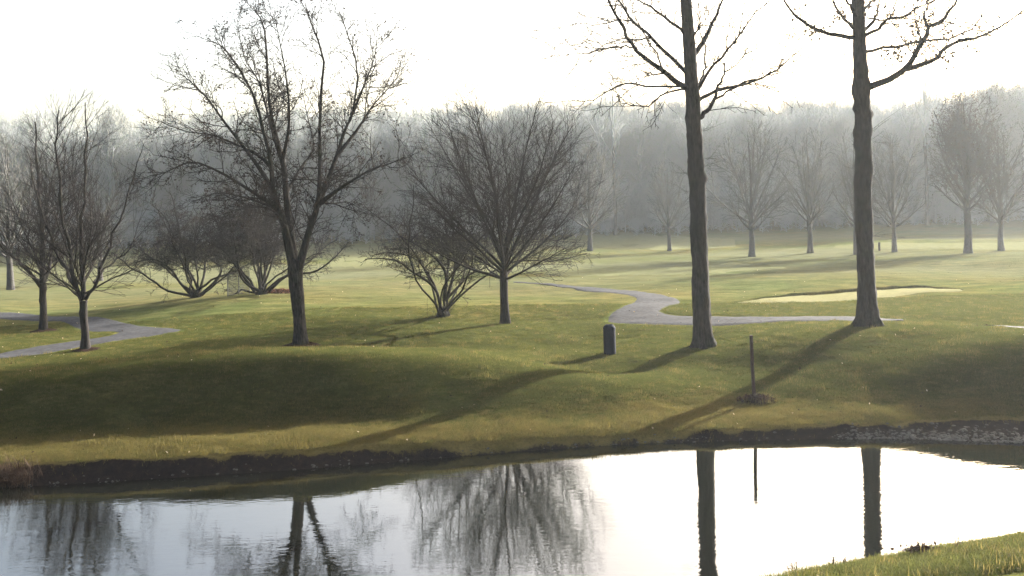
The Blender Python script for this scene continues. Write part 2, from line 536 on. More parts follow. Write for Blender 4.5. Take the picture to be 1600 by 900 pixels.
drape('putting_green', [((850, 424), (845, 431)), ((930, 417), (930, 433.5)), ((1010, 415.5), (1010, 434)), ((1100, 416), (1100, 430)), ((1180, 416), (1180, 425)), ((1228, 417.5), (1230, 419.5))],
      1.4, GREEN, 0.05, 50, 8)
drape('putting_green', [((1300, 383), (1300, 386)), ((1380, 380), (1380, 388)), ((1480, 378), (1480, 387)), ((1600, 376), (1600, 386)), ((1760, 376), (1760, 385))], 1.6, GREEN, 0.06, 50, 8)
drape('putting_green', [((925, 372), (925, 384)), ((1000, 370), (1000, 386)), ((1070, 371), (1070, 386)), ((1150, 374), (1150, 383))], 1.7, GREEN, 0.06, 40, 8)
drape('putting_green', [((520, 398), (505, 418)), ((580, 392), (575, 420)), ((640, 395), (645, 416))], 1.4, GREEN, 0.05, 30, 8)  # no green here: pale haze over the grass, laid in as a coloured sheet

def lip():
    e = catmull([on_plane(p[0], p[1], 1.45)[:2] for p in [(1146, 474.3), (1200, 467.2), (1260, 462.6), (1340, 456.6), (1400, 453), (1450, 452.6), (1507, 454)]], 70)
    prof = [(-0.02, -0.1), (0.0, 0.13), (0.10, 0.18), (0.35, 0.14), (0.9, -0.05)]
    Vv = []
    amp = np.sin(np.linspace(0, math.pi, 70)) ** 0.4
    for a, h in prof:
        y = e[:, 1] + a
        zz = ground(e[:, 0], y) + (h * amp * (1 + 0.6 * fbm(e[:, 0] / 0.5, y, 4, 2)) if h > 0 else h)
        Vv.append(np.stack([e[:, 0], y, zz], 1))
    Vv = np.stack(Vv, 1).reshape(-1, 3)
    ix = np.arange(70 * 5).reshape(70, 5)
    q = np.stack([ix[:-1, :-1], ix[1:, :-1], ix[1:, 1:], ix[:-1, 1:]], -1).reshape(-1, 4)
    link('bunker_lip', mesh_np('bunker_lip', Vv, [q], TURF), kind='structure')
lip()

# ------------------------------------------------------------------ trees
def tubes(groups):
    """groups: list of (P (M,K,3), R (M,K), sides) -> V, quads"""
    Vs, Qs, off = [], [], 0
    for P, Rr, n in groups:
        M, K = Rr.shape
        if M == 0:
            continue
        T = np.gradient(P, axis=1)
        T /= np.linalg.norm(T, axis=-1, keepdims=True) + 1e-9
        mean = T.mean(1)
        ref = np.where(np.abs(mean[:, 2:3]) > 0.8, np.array([[1., 0, 0]]), np.array([[0, 0, 1.]]))[:, None]
        A = np.cross(T, ref)
        A /= np.linalg.norm(A, axis=-1, keepdims=True) + 1e-9
        B = np.cross(T, A)
        th = np.arange(n) * 2 * math.pi / n
        ring = P[:, :, None] + Rr[:, :, None, None] * (A[:, :, None] * np.cos(th)[:, None] + B[:, :, None] * np.sin(th)[:, None])
        Vs.append(ring.reshape(-1, 3))
        ix = (np.arange(M * K * n) + off).reshape(M, K, n)
        a, b = ix[:, :-1], ix[:, 1:]
        Qs.append(np.stack([a, np.roll(a, -1, 2), np.roll(b, -1, 2), b], -1).reshape(-1, 4))
        off += M * K * n
    return np.concatenate(Vs), [np.concatenate(Qs)]

def spawn(rg, P, Rr, n, t0, t1, ang, L, rad, K, up=0.0, wob=0.12, env=None, tip=0.35, decay=0.5, rmin=0.004, gravity_side=None):
    M, K0 = Rr.shape
    seg = np.linalg.norm(np.diff(P, axis=1), axis=-1).sum(1)
    if n < 0:                                     # -n children per metre
        cnt = np.maximum(1, np.round(-n * seg * (t1 - t0) * rg.uniform(0.8, 1.2, M))).astype(int)
    else:
        cnt = np.full(M, n, int)
    par = np.repeat(np.arange(M), cnt)
    N = len(par)
    within = np.concatenate([np.arange(c) for c in cnt]) if M else np.zeros(0)
    t = t0 + (t1 - t0) * (within + rg.uniform(0.1, 0.9, N)) / cnt[par]
    u = t * (K0 - 1)
    i = np.clip(np.floor(u).astype(int), 0, K0 - 2)
    f = (u - i)[:, None]
    pos = P[par, i] * (1 - f) + P[par, i + 1] * f
    pr = Rr[par, i] * (1 - f[:, 0]) + Rr[par, i + 1] * f[:, 0]
    tan = P[par, i + 1] - P[par, i]
    tan /= np.linalg.norm(tan, axis=-1, keepdims=True) + 1e-9
    rv = rg.normal(size=(N, 3))
    rv -= (rv * tan).sum(-1, keepdims=True) * tan
    rv /= np.linalg.norm(rv, axis=-1, keepdims=True) + 1e-9
    a = np.radians(rg.uniform(ang[0], ang[1], N))[:, None]
    d = np.cos(a) * tan + np.sin(a) * rv
    ln = rg.uniform(L[0], L[1], N) * (1 - decay * t)
    if env is not None:
        c, e = env
        o, dd = (pos - c) / e, d / e
        qa, qb, qc = (dd * dd).sum(-1), 2 * (o * dd).sum(-1), (o * o).sum(-1) - 1
        disc = np.sqrt(np.maximum(qb * qb - 4 * qa * qc, 0))
        far = np.where(qc < 0, np.maximum((-qb + disc) / (2 * qa), 0.35 * ln), 0.55 * ln)
        ln = np.minimum(ln, np.maximum(far * rg.uniform(0.72, 1.1, N), 0.12 * ln))
    r0 = np.minimum(pr * 0.75, rad * np.maximum(ln, 0.2) / (0.5 * (L[0] + L[1])))
    r0 = np.maximum(r0, rmin)
    out = np.empty((N, K, 3))
    out[:, 0] = pos
    st = (ln / (K - 1))[:, None]
    for k in range(1, K):
        d = d + rg.normal(size=(N, 3)) * wob
        d[:, 2] += up
        d /= np.linalg.norm(d, axis=-1, keepdims=True)
        out[:, k] = out[:, k - 1] + d * st
    rr = r0[:, None] * np.linspace(1, tip, K)[None]
    return out, np.maximum(rr, rmin * 0.7)

def grow(rg, P, Rr, levels, env=None):
    """levels of side branches; returns list of (P,R) per level"""
    res = []
    for lv in levels:
        lv = dict(lv)
        use = lv.pop('env', True)
        P, Rr = spawn(rg, P, Rr, env=env if use else None, **lv)
        res.append((P, Rr))
    return res

def trunk_mesh(name, pts, radii, mater, base, sides=18, rings=60, flare=0.0, knobs=(), rough=0.05, seed=1, lobes=5):
    P = catmull(pts, rings)
    rr = np.interp(np.linspace(0, 1, rings), np.linspace(0, 1, len(radii)), radii)
    z = P[:, 2] - P[0, 2]
    T = np.gradient(P, axis=0)
    T /= np.linalg.norm(T, axis=1, keepdims=True)
    A = np.cross(T, [0, 1, 0])
    A /= np.linalg.norm(A, axis=1, keepdims=True)
    B = np.cross(T, A)
    th = np.arange(sides) * 2 * math.pi / sides
    fl = flare * np.exp(-z / 0.35)[:, None] * (1 + 0.5 * np.cos(lobes * th + seed)[None])
    ns = rough * (fbm(th[None] * 1.9 + 0 * z[:, None], z[:, None] * 1.6, seed, 3) + 0.6 * fbm(np.cos(th)[None] * 2 + 5, z[:, None] * 5, seed + 3, 2))
    rad = rr[:, None] * (1 + fl + ns * 2)
    for kz, kth, ks, kr in knobs:
        dth = np.angle(np.exp(1j * (th - kth)))[None]
        rad = rad + kr * np.exp(-((z[:, None] - kz) / ks) ** 2 - (dth / 0.9) ** 2)
    Vv = P[:, None] + rad[:, :, None] * (A[:, None] * np.cos(th)[None, :, None] + B[:, None] * np.sin(th)[None, :, None])
    Vv[0, :, 2] -= 0.25
    ix = np.arange(rings * sides).reshape(rings, sides)
    a, b = ix[:-1], ix[1:]
    q = np.stack([a, np.roll(a, -1, 1), np.roll(b, -1, 1), b], -1).reshape(-1, 4)
    return mesh_np(name, Vv.reshape(-1, 3) - base, [q, ix[-1][None]], mater)

def leaves_mesh(rg, name, C, size, mater, base, droop=0.4):
    n = len(C)
    a = rg.normal(size=(n, 3))
    a[:, 2] -= droop
    a /= np.linalg.norm(a, axis=1, keepdims=True)
    b = np.cross(a, rg.normal(size=(n, 3)))
    b /= np.linalg.norm(b, axis=1, keepdims=True)
    s = rg.uniform(0.6, 1.25, n)[:, None] * size
    nrm = np.cross(a, b)
    V4 = np.stack([C, C + a * s * 0.5 + b * s * 0.32 + nrm * s * 0.12, C + a * s, C + a * s * 0.5 - b * s * 0.32 + nrm * s * 0.12], 1)
    ix = np.arange(n * 4).reshape(n, 4)
    return mesh_np(name, V4.reshape(-1, 3) - base, [ix[:, [0, 1, 2]], ix[:, [0, 2, 3]]], mater, smooth=False)

def sample_on(rg, P, n, t0=0.3):
    M, K, _ = P.shape
    p = rg.integers(0, M, n)
    u = rg.uniform(t0, 0.999, n) * (K - 1)
    i = np.floor(u).astype(int)
    f = (u - i)[:, None]
    return P[p, i] * (1 - f) + P[p, i + 1] * f

def finish_tree(t, base, trunk, limbs, levels, twig_mat, bark_mat, split=True, sides=(8, 6, 4, 3, 3)):
    trunk.name = 'trunk'
    link('trunk', trunk, t)
    LP, LR = limbs
    if split:
        for j in range(len(LP)):
            v, q = tubes([(LP[j:j + 1], LR[j:j + 1], sides[0])])
            link('limb', mesh_np('limb', v - base, q, bark_mat), t)
        gr = []
    else:
        gr = [(LP, LR, sides[0])]
    gr += [(p, r, sides[min(i + 1, 4)]) for i, (p, r) in enumerate(levels)]
    v, q = tubes(gr)
    link('crown', mesh_np('crown', v - base, q, twig_mat), t)

def px_limb(pts, ydep, K=12):
    """photo pixels (px, py, metres nearer(-)/farther(+) than the trunk) -> path"""
    return catmull([at_depth(p[0], p[1], ydep + p[2]) for p in pts], K)

def fan(rg, base, n, z0, z1, tilt, L, r, K=12, up=0.05, wob=0.05, env=None, az0=0.0, power=1.0, rtip=0.3):
    P = np.empty((n, K, 3))
    RR = np.empty((n, K))
    for j in range(n):
        f = (j + 0.5) / n
        az = az0 + j * 2.39996 + rg.uniform(-0.25, 0.25)
        tl = math.radians(tilt[0] + (tilt[1] - tilt[0]) * f ** power)
        d = np.array([math.sin(tl) * math.cos(az), math.sin(tl) * math.sin(az), math.cos(tl)])
        p = base + np.array([0, 0, z1 + (z0 - z1) * f])
        ln = rg.uniform(*L)
        if env is not None:
            c, e = env
            o, dd = (p - c) / e, d / e
            qa, qb, qc = dd @ dd, 2 * o @ dd, o @ o - 1
            ln = min(ln, 0.93 * (-qb + math.sqrt(max(qb * qb - 4 * qa * qc, 0.01))) / (2 * qa))
        for k in range(K):
            P[j, k] = p
            d = d + rg.normal(size=3) * wob + np.array([0, 0, up])
            d /= np.linalg.norm(d)
            p = p + d * ln / (K - 1)
        RR[j] = rg.uniform(0.8, 1.15) * r * np.linspace(1, rtip, K)
    return P, RR

# --- the big forked tree in the middle left, its limbs following the photograph
def big_tree():
    rg = np.random.default_rng(101)
    base = hit(470, 541)
    y = base[1]
    s = y / F
    t = thing('bare_tree', 'tall dark tree with a low V fork and scraps of dead leaves, left of centre', 'tree', base)
    tp = [at_depth(p[0], p[1], y) for p in [(470, 543), (468, 500), (464, 460), (461, 425), (459, 405)]]
    trunk = trunk_mesh('trunk', tp, [11 * s, 9.6 * s, 9.8 * s, 11.5 * s, 8.5 * s], BARK_ROUGH, base, 18, 40, 0.35, [(2.0, 3.0, 0.2, 0.03)], 0.06, 4)
    L = [
        ([(460, 425, 0), (452, 390, -.1), (441, 340, -.3), (427, 302, -.5), (423, 250, -.8), (410, 200, -1), (398, 153, -1.2), (364, 92, -1.3), (342, 69, -1.4)], 8.5),
        ([(461, 425, 0), (456, 381, .1), (447, 302, .2), (442, 250, .4), (428, 200, .4), (420, 153, .5), (417, 90, .5), (412, 40, .6), (398, 15, .6)], 8),
        ([(463, 428, 0), (470, 408, -.1), (482, 364, -.2), (496, 322, -.3), (499, 290, -.4), (500, 250, -.6), (500, 167, -.8), (506, 92, -1), (491, 50, -1.1), (478, 14, -1.1)], 8),
        ([(496, 322, -.3), (508, 292, 0), (525, 247, .4), (540, 200, .8), (550, 180, 1), (559, 111, 1.2), (545, 60, 1.3), (534, 28, 1.4)], 5.5),
        ([(500, 318, -.3), (523, 300, -.8), (547, 284, -1.2), (582, 264, -1.8), (608, 256, -2.2), (632, 246, -2.6)], 4.5),
        ([(435, 320, -.4), (418, 315, -.7), (392, 298, -1.2), (340, 267, -1.7), (299, 253, -2.1), (262, 268, -2.4), (238, 275, -2.6)], 4.5),
        ([(424, 262, -.6), (408, 246, 0), (375, 228, .8), (331, 211, 1.4), (289, 205, 1.8), (252, 190, 2.2)], 3.6),
        ([(423, 290, -.4), (392, 244, -.2), (350, 190, 0), (325, 155, .3), (298, 128, .5), (273, 108, .6)], 4),
        ([(443, 262, .4), (424, 200, 1.0), (405, 130, 1.6), (382, 90, 2.1), (370, 30, 2.4)], 3.2),
        ([(442, 250, .4), (452, 190, -.6), (447, 120, -1.3), (436, 60, -1.8), (428, 22, -2)], 3.2),
        ([(527, 243, .4), (560, 200, 1), (581, 167, 1.5), (605, 140, 1.9), (630, 112, 2.2)], 3.4),
        ([(551, 178, 1), (570, 130, .4), (585, 90, -.2), (590, 45, -.6)], 2.6),
        ([(448, 300, .2), (470, 262, 1.2), (490, 230, 2), (480, 180, 2.6), (470, 130, 3)], 3.2),
        ([(440, 330, -.2), (412, 318, .8), (372, 306, 1.8), (338, 302, 2.4), (300, 316, 3)], 3.2),
        ([(449, 360, 0), (430, 332, -1.4), (402, 322, -2.3), (360, 330, -3)], 2.8),
        ([(503, 316, -.3), (520, 318, .6), (545, 316, 1.4), (556, 330, 1.8)], 2.2),
    ]
    P = np.stack([px_limb(l, y, 14) for l, r in L])
    Rr = np.stack([np.interp(np.linspace(0, 1, 14), [0, .25, .55, 1], [r * s, r * s * .62, r * s * .34, max(0.45 * s, .1 * r * s)]) for l, r in L])
    lv = grow(rg, P, Rr, [
        dict(n=-4.6, t0=.16, t1=1, ang=(25, 65), L=(.9, 2.3), rad=.022, K=7, up=.045, wob=.16, rmin=.009, decay=.35),
        dict(n=-6.4, t0=.1, t1=1, ang=(25, 65), L=(.45, 1.1), rad=.013, K=4, up=.05, wob=.16, rmin=.008),
        dict(n=-7.0, t0=.1, t1=1, ang=(30, 70), L=(.18, .42), rad=.008, K=3, up=.04, wob=.2, rmin=.0065)])
    finish_tree(t, base, trunk, (P, Rr), lv, BARK, BARK_ROUGH)
    C = np.concatenate([sample_on(rg, lv[2][0], 3000), sample_on(rg, lv[1][0], 1500)])
    cl = C[rg.integers(0, len(C), 300)]
    cl = np.repeat(cl, 6, 0) + rg.normal(size=(300 * 6, 3)) * 0.055
    o = link('dead_leaf_clusters', leaves_mesh(rg, 'dead_leaf_clusters', np.concatenate([C, cl]), 0.085, DEAD_LEAF, base), t, kind='stuff')
    return base
C_BASE = big_tree()

# --- round-crowned tree in the centre
def round_tree():
    rg = np.random.default_rng(7)
    base = hit(790, 506)
    s = base[1] / F
    t = thing('round_crowned_tree', 'bare tree with a wide dome of fine upswept twigs on a straight trunk', 'tree', base)
    env = (base + np.array([0, 0, 205 * s]), np.array([166 * s, 166 * s, 182 * s]))
    tp = [base + np.array([0, 0, -.05]), base + np.array([-.03, 0, 40 * s]), base + np.array([-.02, 0, 80 * s]), base + np.array([.0, .05, 95 * s]), base + np.array([.05, .1, 120 * s])]
    trunk = trunk_mesh('trunk', tp, [7.6 * s, 6.4 * s, 6.2 * s, 5 * s, 2 * s], BARK, base, 14, 50, 0.3, (), .05, 6)
    P, Rr = fan(rg, base, 22, 66 * s, 108 * s, (5, 80), (6, 9), 2.3 * s, 16, .022, .045, env, 1.9, .95, .18)
    lv = grow(rg, P, Rr, [
        dict(n=-4.4, t0=.12, t1=1, ang=(18, 46), L=(1.6, 3.8), rad=.018, K=7, up=.028, wob=.07, decay=.4, rmin=.010),
        dict(n=-3.2, t0=.1, t1=1, ang=(20, 48), L=(.7, 1.7), rad=.012, K=5, up=.03, wob=.09, rmin=.0065, decay=.4),
        dict(n=-3.2, t0=.1, t1=1, ang=(16, 40), L=(.35, .9), rad=.008, K=3, up=.04, wob=.07, rmin=.005, decay=.3)], env)
    finish_tree(t, base, trunk, (P, Rr), lv, TWIG, BARK)
round_tree()

# --- the two upright trees at the left
def upright_tree(px, py, limbs, half, top, label, seed, trunk_px, tr, n_extra=11):
    rg = np.random.default_rng(seed)
    base = hit(px, py)
    y = base[1]
    s = y / F
    t = thing('bare_tree', label, 'tree', base)
    hgt = (py - top) * s
    env = (base + np.array([0, 0, hgt * .58]), np.array([half * s, half * s, hgt * .45]))
    trunk = trunk_mesh('trunk', [at_depth(a, b, y) for a, b in trunk_px], [q * s for q in tr], BARK, base, 14, 40, .3, [(1.6, .5, .12, .04), (2.2, 3.4, .15, .04)], .06, seed)
    P1 = np.stack([px_limb(l, y, 14) for l, r in limbs])
    R1 = np.stack([r * s * np.linspace(1, .2, 14) for l, r in limbs])
    tz = (py - trunk_px[-1][1]) * s
    P2, R2 = fan(rg, base + np.array([(trunk_px[-1][0] - px) * s, 0, 0]), n_extra, tz, tz + 1.0, (12, 78), (3.5, 6.5), 1.5 * s, 14, .035, .07, env, seed, .9, .2)
    P1[:, 2:-1] += rg.normal(size=P1[:, 2:-1].shape) * .04
    P, Rr = np.concatenate([P1, P2]), np.concatenate([R1, R2])
    lv = grow(rg, P, Rr, [
        dict(n=-4.2, t0=.12, t1=1, ang=(25, 60), L=(1.1, 2.9), rad=.018, K=7, up=.04, wob=.09, decay=.35, rmin=.009),
        dict(n=-3.1, t0=.1, t1=1, ang=(16, 40), L=(.6, 1.6), rad=.012, K=5, up=.05, wob=.07, rmin=.0065, decay=.4),
        dict(n=-3.2, t0=.1, t1=1, ang=(16, 40), L=(.3, .8), rad=.008, K=3, up=.05, wob=.08, rmin=.005, decay=.3)], env)
    finish_tree(t, base, trunk, (P, Rr), lv, TWIG, BARK)
    return t, base

upright_tree(133, 548, [
    ([(128, 470, 0), (116, 440, -.1), (108, 395, -.2), (97, 330, -.4), (90, 260, -.5), (88, 210, -.5), (92, 172, -.4)], 3.8),
    ([(131, 468, 0), (129, 420, .1), (127, 360, .2), (133, 300, .3), (133, 230, .3), (133, 160, .3)], 4),
    ([(134, 468, 0), (148, 440, -.3), (165, 400, -.8), (185, 350, -1.1), (205, 290, -1.3), (222, 235, -1.4)], 2.8),
    ([(119, 450, 0), (100, 420, .6), (84, 380, 1), (58, 300, 1.6), (40, 230, 1.8)], 3.2),
    ([(147, 442, 0), (160, 425, .8), (190, 400, 1.5), (222, 372, 2)], 2.4)],
    112, 150, 'bare tree splitting into three upright leaders, in front of the bend of the left path', 31,
    [(133, 550), (133, 520), (131, 495), (130, 470)], [7.2, 5.6, 5.4, 5.8])
upright_tree(68, 518, [
    ([(67, 440, 0), (66, 390, 0), (63, 330, .1), (58, 260, .2), (55, 190, .2)], 5),
    ([(64, 448, 0), (50, 430, -.3), (32, 410, -.7), (10, 395, -1), (-20, 360, -1.2)], 3.6),
    ([(70, 440, 0), (78, 410, .4), (84, 360, .8), (96, 290, 1), (104, 230, 1.2)], 3)],
    95, 165, 'bare tree with a low left limb, inside the loop of the left path', 37,
    [(68, 520), (68, 490), (67, 460), (67, 440)], [6.4, 5.2, 5, 4.8])

# --- multi-stemmed shrubs
def shrub(px, py, half, top, seed, label, name, n=13, tilt=(6, 66), extra=(), dens=1.0, sr=2.2, leafn=0, flat=.62):
    rg = np.random.default_rng(seed)
    base = hit(px, py)
    s = base[1] / F
    t = thing(name, label, 'shrub' if 'shrub' in name else 'tree', base)
    hgt = (py - top) * s
    env = (base + np.array([0, 0, hgt * flat]), np.array([half * s, half * s, hgt * (1 - flat)]))
    P, Rr = fan(rg, base + np.array([0, 0, -.05]), n, .0, .12, tilt, (hgt * .85, hgt * 1.3), sr * s, 14, .012, .15, None, seed)
    P[:, 0] += rg.normal(size=(n, 3)) * np.array([.16, .16, 0])
    P[:, 1] += rg.normal(size=(n, 3)) * np.array([.1, .1, .02])
    if extra:
        P1 = np.stack([px_limb(l, base[1], 14) for l, r in extra])
        R1 = np.stack([r * s * np.linspace(1, .25, 14) for l, r in extra])
        P, Rr = np.concatenate([P, P1]), np.concatenate([Rr, R1])
    lv = grow(rg, P, Rr, [
        dict(n=-6.5 * dens, t0=.28, t1=1, ang=(30, 75), L=(1.0, 2.6), rad=.020, K=6, up=.01, wob=.15, decay=.3, rmin=.011),
        dict(n=-7.0 * dens, t0=.1, t1=1, ang=(30, 75), L=(.45, 1.1), rad=.012, K=4, up=.015, wob=.16, rmin=.0085, decay=.3),
        dict(n=-6.5 * dens, t0=.1, t1=1, ang=(30, 70), L=(.2, .5), rad=.008, K=2, up=.02, wob=.16, rmin=.007, decay=.3)], env)
    # short suckers round the foot
    Ps, Rs = fan(rg, base, 40, -.02, .05, (5, 50), (.5, 1.3), .008, 6, .03, .08, None, 1.0)
    Ps[:, :, :2] += rg.normal(size=(40, 1, 2)) * .22
    trunk_P = catmull([base + np.array([0, 0, -.2]), base + np.array([.02, 0, .15]), base + np.array([.0, .02, .45])], 14)
    trunk = trunk_mesh('trunk', trunk_P, [.32, .26, .12], BARK, base, 14, 14, .35, (), .12, seed)
    finish_tree(t, base, trunk, (P, Rr), lv, TWIG, BARK)
    v, q = tubes([(Ps, Rs, 3)])
    link('suckers', mesh_np('suckers', v - base, q, TWIG), t, kind='stuff')
    if leafn:
        link('clinging_leaves', leaves_mesh(rg, 'clinging_leaves', sample_on(rg, lv[2][0], leafn), .06, BROWN_LEAF, base), t, kind='stuff')
    return base

shrub(305, 465, 104, 322, 41, 'spreading bare shrub with crooked stems, to the left of the wire fence', 'bare_shrub', 10, (10, 60), [
    ([(312, 462, 0), (336, 440, .2), (346, 420, .3), (330, 405, .5), (300, 380, .8)], 2.6),
    ([(298, 460, 0), (280, 440, -.3), (266, 420, -.4), (240, 405, -.5), (210, 410, -.5)], 2.4)], 1.0, 2.0)
B2 = shrub(408, 460, 122, 314, 43, 'broad shrub with a thicket of stems, behind the big forked trunk', 'bare_shrub', 13, (4, 58), [
    ([(420, 455, 0), (450, 430, .2), (490, 425, .3), (520, 405, .3), (545, 378, .4)], 2.4),
    ([(398, 456, 0), (372, 420, -.3), (350, 392, -.5), (322, 376, -.8)], 2.4)], 1.05, 1.9, 1200)
shrub(692, 494, 104, 288, 47, 'low bushy tree with several stems and a flat low branch reaching left', 'bushy_tree', 8, (6, 50), [
    ([(690, 486, 0), (682, 455, -.1), (666, 438, -.2), (643, 424, -.3), (622, 408, -.4), (596, 404, -.5), (570, 405, -.6)], 2.6),
    ([(695, 470, 0), (718, 446, .1), (735, 428, .2), (766, 416, .3)], 2.4),
    ([(694, 470, 0), (697, 430, -.2), (682, 405, -.3), (655, 385, -.6), (628, 370, -.9)], 3),
    ([(698, 468, 0), (712, 420, .3), (722, 400, .5), (745, 370, .9)], 2.8),
    ([(690, 480, 0), (676, 440, .4), (650, 405, 1.2), (612, 395, 1.9), (585, 398, 2.2)], 2.2)], .82, 2.0, 700)

# --- the two tall trunks on the right
def tall_tree(px, py, tpx, tr, limbs, label, seed, knobs, sprouts, leaf=0, leafpts=(), upper=12):
    rg = np.random.default_rng(seed)
    base = hit(px, py)
    y = base[1]
    s = y / F
    t = thing('tall_tree', label, 'tree', base)
    tp = [at_depth(a, b, y) for a, b in tpx]
    kn = [((py - b) * s, th, sz, am) for b, th, sz, am in knobs]
    trunk = trunk_mesh('trunk', tp, [r * s for r in tr], BARK_ROUGH, base, 32, 190, .42, kn, .07, seed, 6)
    P = np.stack([px_limb(l, y, 16) for l, r in limbs])
    for j in range(len(P)):
        P[j, 1:-1] += rg.normal(size=(14, 3)) * .025
    Rr = np.stack([r * s * np.linspace(1, .22, 16) for l, r in limbs])
    # the crown carries on above the picture
    t0 = (np.linalg.norm(tp[-1] - base))
    Pu, Ru = fan(rg, tp[-2], upper, 0.3, np.linalg.norm(tp[-1] - tp[-2]) * .9, (15, 70), (2.2, 4.5), 4.0 * s, 16, .05, .08, None, seed)
    for j in range(upper):
        f = np.clip((Pu[j, 0, 2] - tp[-2][2]) / (tp[-1][2] - tp[-2][2]), 0, 1)
        Pu[j] += (tp[-1] - tp[-2]) * f * np.array([1, 1, 0])
    P, Rr = np.concatenate([P, Pu]), np.concatenate([Rr, Ru])
    lv = grow(rg, P, Rr, [
        dict(n=-4.6, t0=.16, t1=1, ang=(25, 62), L=(.7, 2.5), rad=.018, K=7, up=.02, wob=.10, rmin=.014, decay=.3),
        dict(n=-4.2, t0=.2, t1=1, ang=(25, 60), L=(.3, .8), rad=.012, K=4, up=.0, wob=.12, rmin=.011),
        dict(n=-3.0, t0=.2, t1=1, ang=(25, 60), L=(.15, .45), rad=.008, K=3, up=.0, wob=.12, rmin=.008)])
    # thin sprouts on the bole
    SP = []
    for a, b, side in sprouts:
        for _ in range(4):
            p0 = at_depth(a, b, y) + rg.normal(size=3) * .04
            d = np.array([side * rg.uniform(.5, 1.1), rg.uniform(-.6, .6), rg.uniform(-.25, .8)])
            SP.append(catmull([p0, p0 + d * .35 + rg.normal(size=3) * .04, p0 + d * rg.uniform(.6, 1.3) + rg.normal(size=3) * .12], 6))
    if SP:
        SPa = np.array(SP)
        SR = np.full((len(SP), 6), .007) * np.linspace(1, .5, 6)
        l2 = spawn(rg, SPa, SR, 2, .3, 1, (25, 60), (.12, .4), .005, 3, 0, .15, rmin=.004)
        lv += [(SPa, SR), l2]
    finish_tree(t, base, trunk, (P, Rr), lv, BARK, BARK_ROUGH)
    if leaf:
        cs = []
        for a, b, n, sp in leafpts:
            c = at_depth(a, b, y)
            cs.append(c + rg.normal(size=(2 * n, 3)) * sp * 1.2)
        n0 = len(limbs)
        cs.append(sample_on(rg, lv[1][0], leaf))
        link('clinging_leaves', leaves_mesh(rg, 'clinging_leaves', np.concatenate(cs), .15, BROWN_LEAF, base, .9), t, kind='stuff')
    return t, base

PI = math.pi
G, G_BASE = tall_tree(1100, 541, [(1100, 544), (1098, 520), (1096, 480), (1093, 400), (1090, 300), (1087, 250), (1084, 200), (1079, 100), (1072, 0), (1068, -120), (1064, -330)],
    [16.5, 14.4, 13.6, 12.8, 12.2, 12.4, 11.4, 10, 8.6, 6.6, 1.5], [
    ([(1080, 142, 0), (1059, 130, -.3), (1036, 113, -.7), (1013, 95, -1), (990, 72, -1.3), (976, 46, -1.5), (950, 0, -1.8), (935, -60, -2)], 5),
    ([(1080, 116, 0), (1071, 111, .1), (1048, 90, .5), (1016, 58, .9), (984, 26, 1.3), (960, -10, 1.6), (930, -70, 2)], 4.2),
    ([(1074, 52, 0), (1064, 46, -.1), (1039, 27, -.4), (1016, 11, -.6), (990, -6, -.9), (950, -50, -1.1)], 3),
    ([(1076, 140, 0), (1059, 136, .2), (1010, 134, .8), (976, 130, 1.2), (950, 144, 1.5), (924, 157, 1.7), (902, 156, 1.9)], 2.2),
    ([(1076, 142, 0), (1059, 139, -.2), (1033, 150, -.6), (1013, 166, -.9), (987, 165, -1.1), (965, 158, -1.3)], 2),
    ([(990, 73, -1.3), (970, 73, -1.3), (947, 75, -1.2), (920, 82, -1.1), (880, 87, -1), (855, 86, -.9)], 1.5),
    ([(1016, 60, .9), (995, 62, 1), (972, 61, 1.1), (945, 72, 1.3), (918, 84, 1.5), (890, 98, 1.7)], 1.6),
    ([(988, 31, 1.3), (965, 32, 1.2), (940, 38, 1.1), (905, 37, .9), (870, 44, .7)], 1.4),
    ([(1036, 112, -.7), (1026, 85, -.7), (1008, 55, -.7), (990, 20, -.8), (984, -10, -.8)], 1.6),
    ([(1034, 114, -.7), (1020, 117, -1), (1000, 108, -1.3), (985, 92, -1.5)], 1.5),
    ([(1083, 88, 0), (1100, 64, .4), (1110, 44, .7), (1120, 23, .9), (1129, 0, 1.1), (1136, -50, 1.4)], 4.4),
    ([(1090, 142, 0), (1111, 107, -.5), (1137, 78, -1), (1152, 58, -1.2), (1166, 38, -1.4), (1187, 14, -1.6), (1215, -6, -1.8)], 2.6),
    ([(1090, 158, 0), (1114, 145, .4), (1158, 133, 1.1), (1180, 126, 1.4), (1201, 117, 1.7), (1230, 95, 2), (1256, 72, 2.2)], 3.2),
    ([(1198, 118, 1.6), (1220, 114, 1.7), (1250, 112, 1.8), (1278, 110, 1.8)], 1.3),
    ([(1094, 184, 0), (1104, 172, -.2), (1116, 157, -.4), (1123, 133, -.6), (1132, 116, -.7), (1131, 98, -.8)], 4),
    ([(1117, 155, -.4), (1140, 142, -.7), (1165, 128, -1), (1190, 122, -1.3), (1205, 112, -1.5)], 2),
    ([(1090, 136, 0), (1098, 118, .5), (1101, 98, .8), (1103, 72, 1.1), (1092, 45, 1.3), (1090, 10, 1.5)], 2.2),
    ([(1133, 112, -.7), (1150, 102, -.9), (1163, 86, -1.1), (1172, 70, -1.3)], 1.4),
    ([(1080, 60, 0), (1088, 50, -.5), (1094, 25, -.9), (1090, -5, -1.2)], 2)],
    'tall bare trunk rising out of the picture, right of the litter bin, without leaves', 61,
    [(275, PI, .18, .10), (215, PI, .2, .06), (265, 0, .2, .05), (150, PI, .25, .05), (355, 0, .15, .04), (340, PI, .25, .03), (180, 0, .2, .06)],
    [(1074, 272, -1), (1104, 262, 1), (1096, 205, 1), (1102, 248, 1), (1072, 300, -1), (1116, 525, 1)])
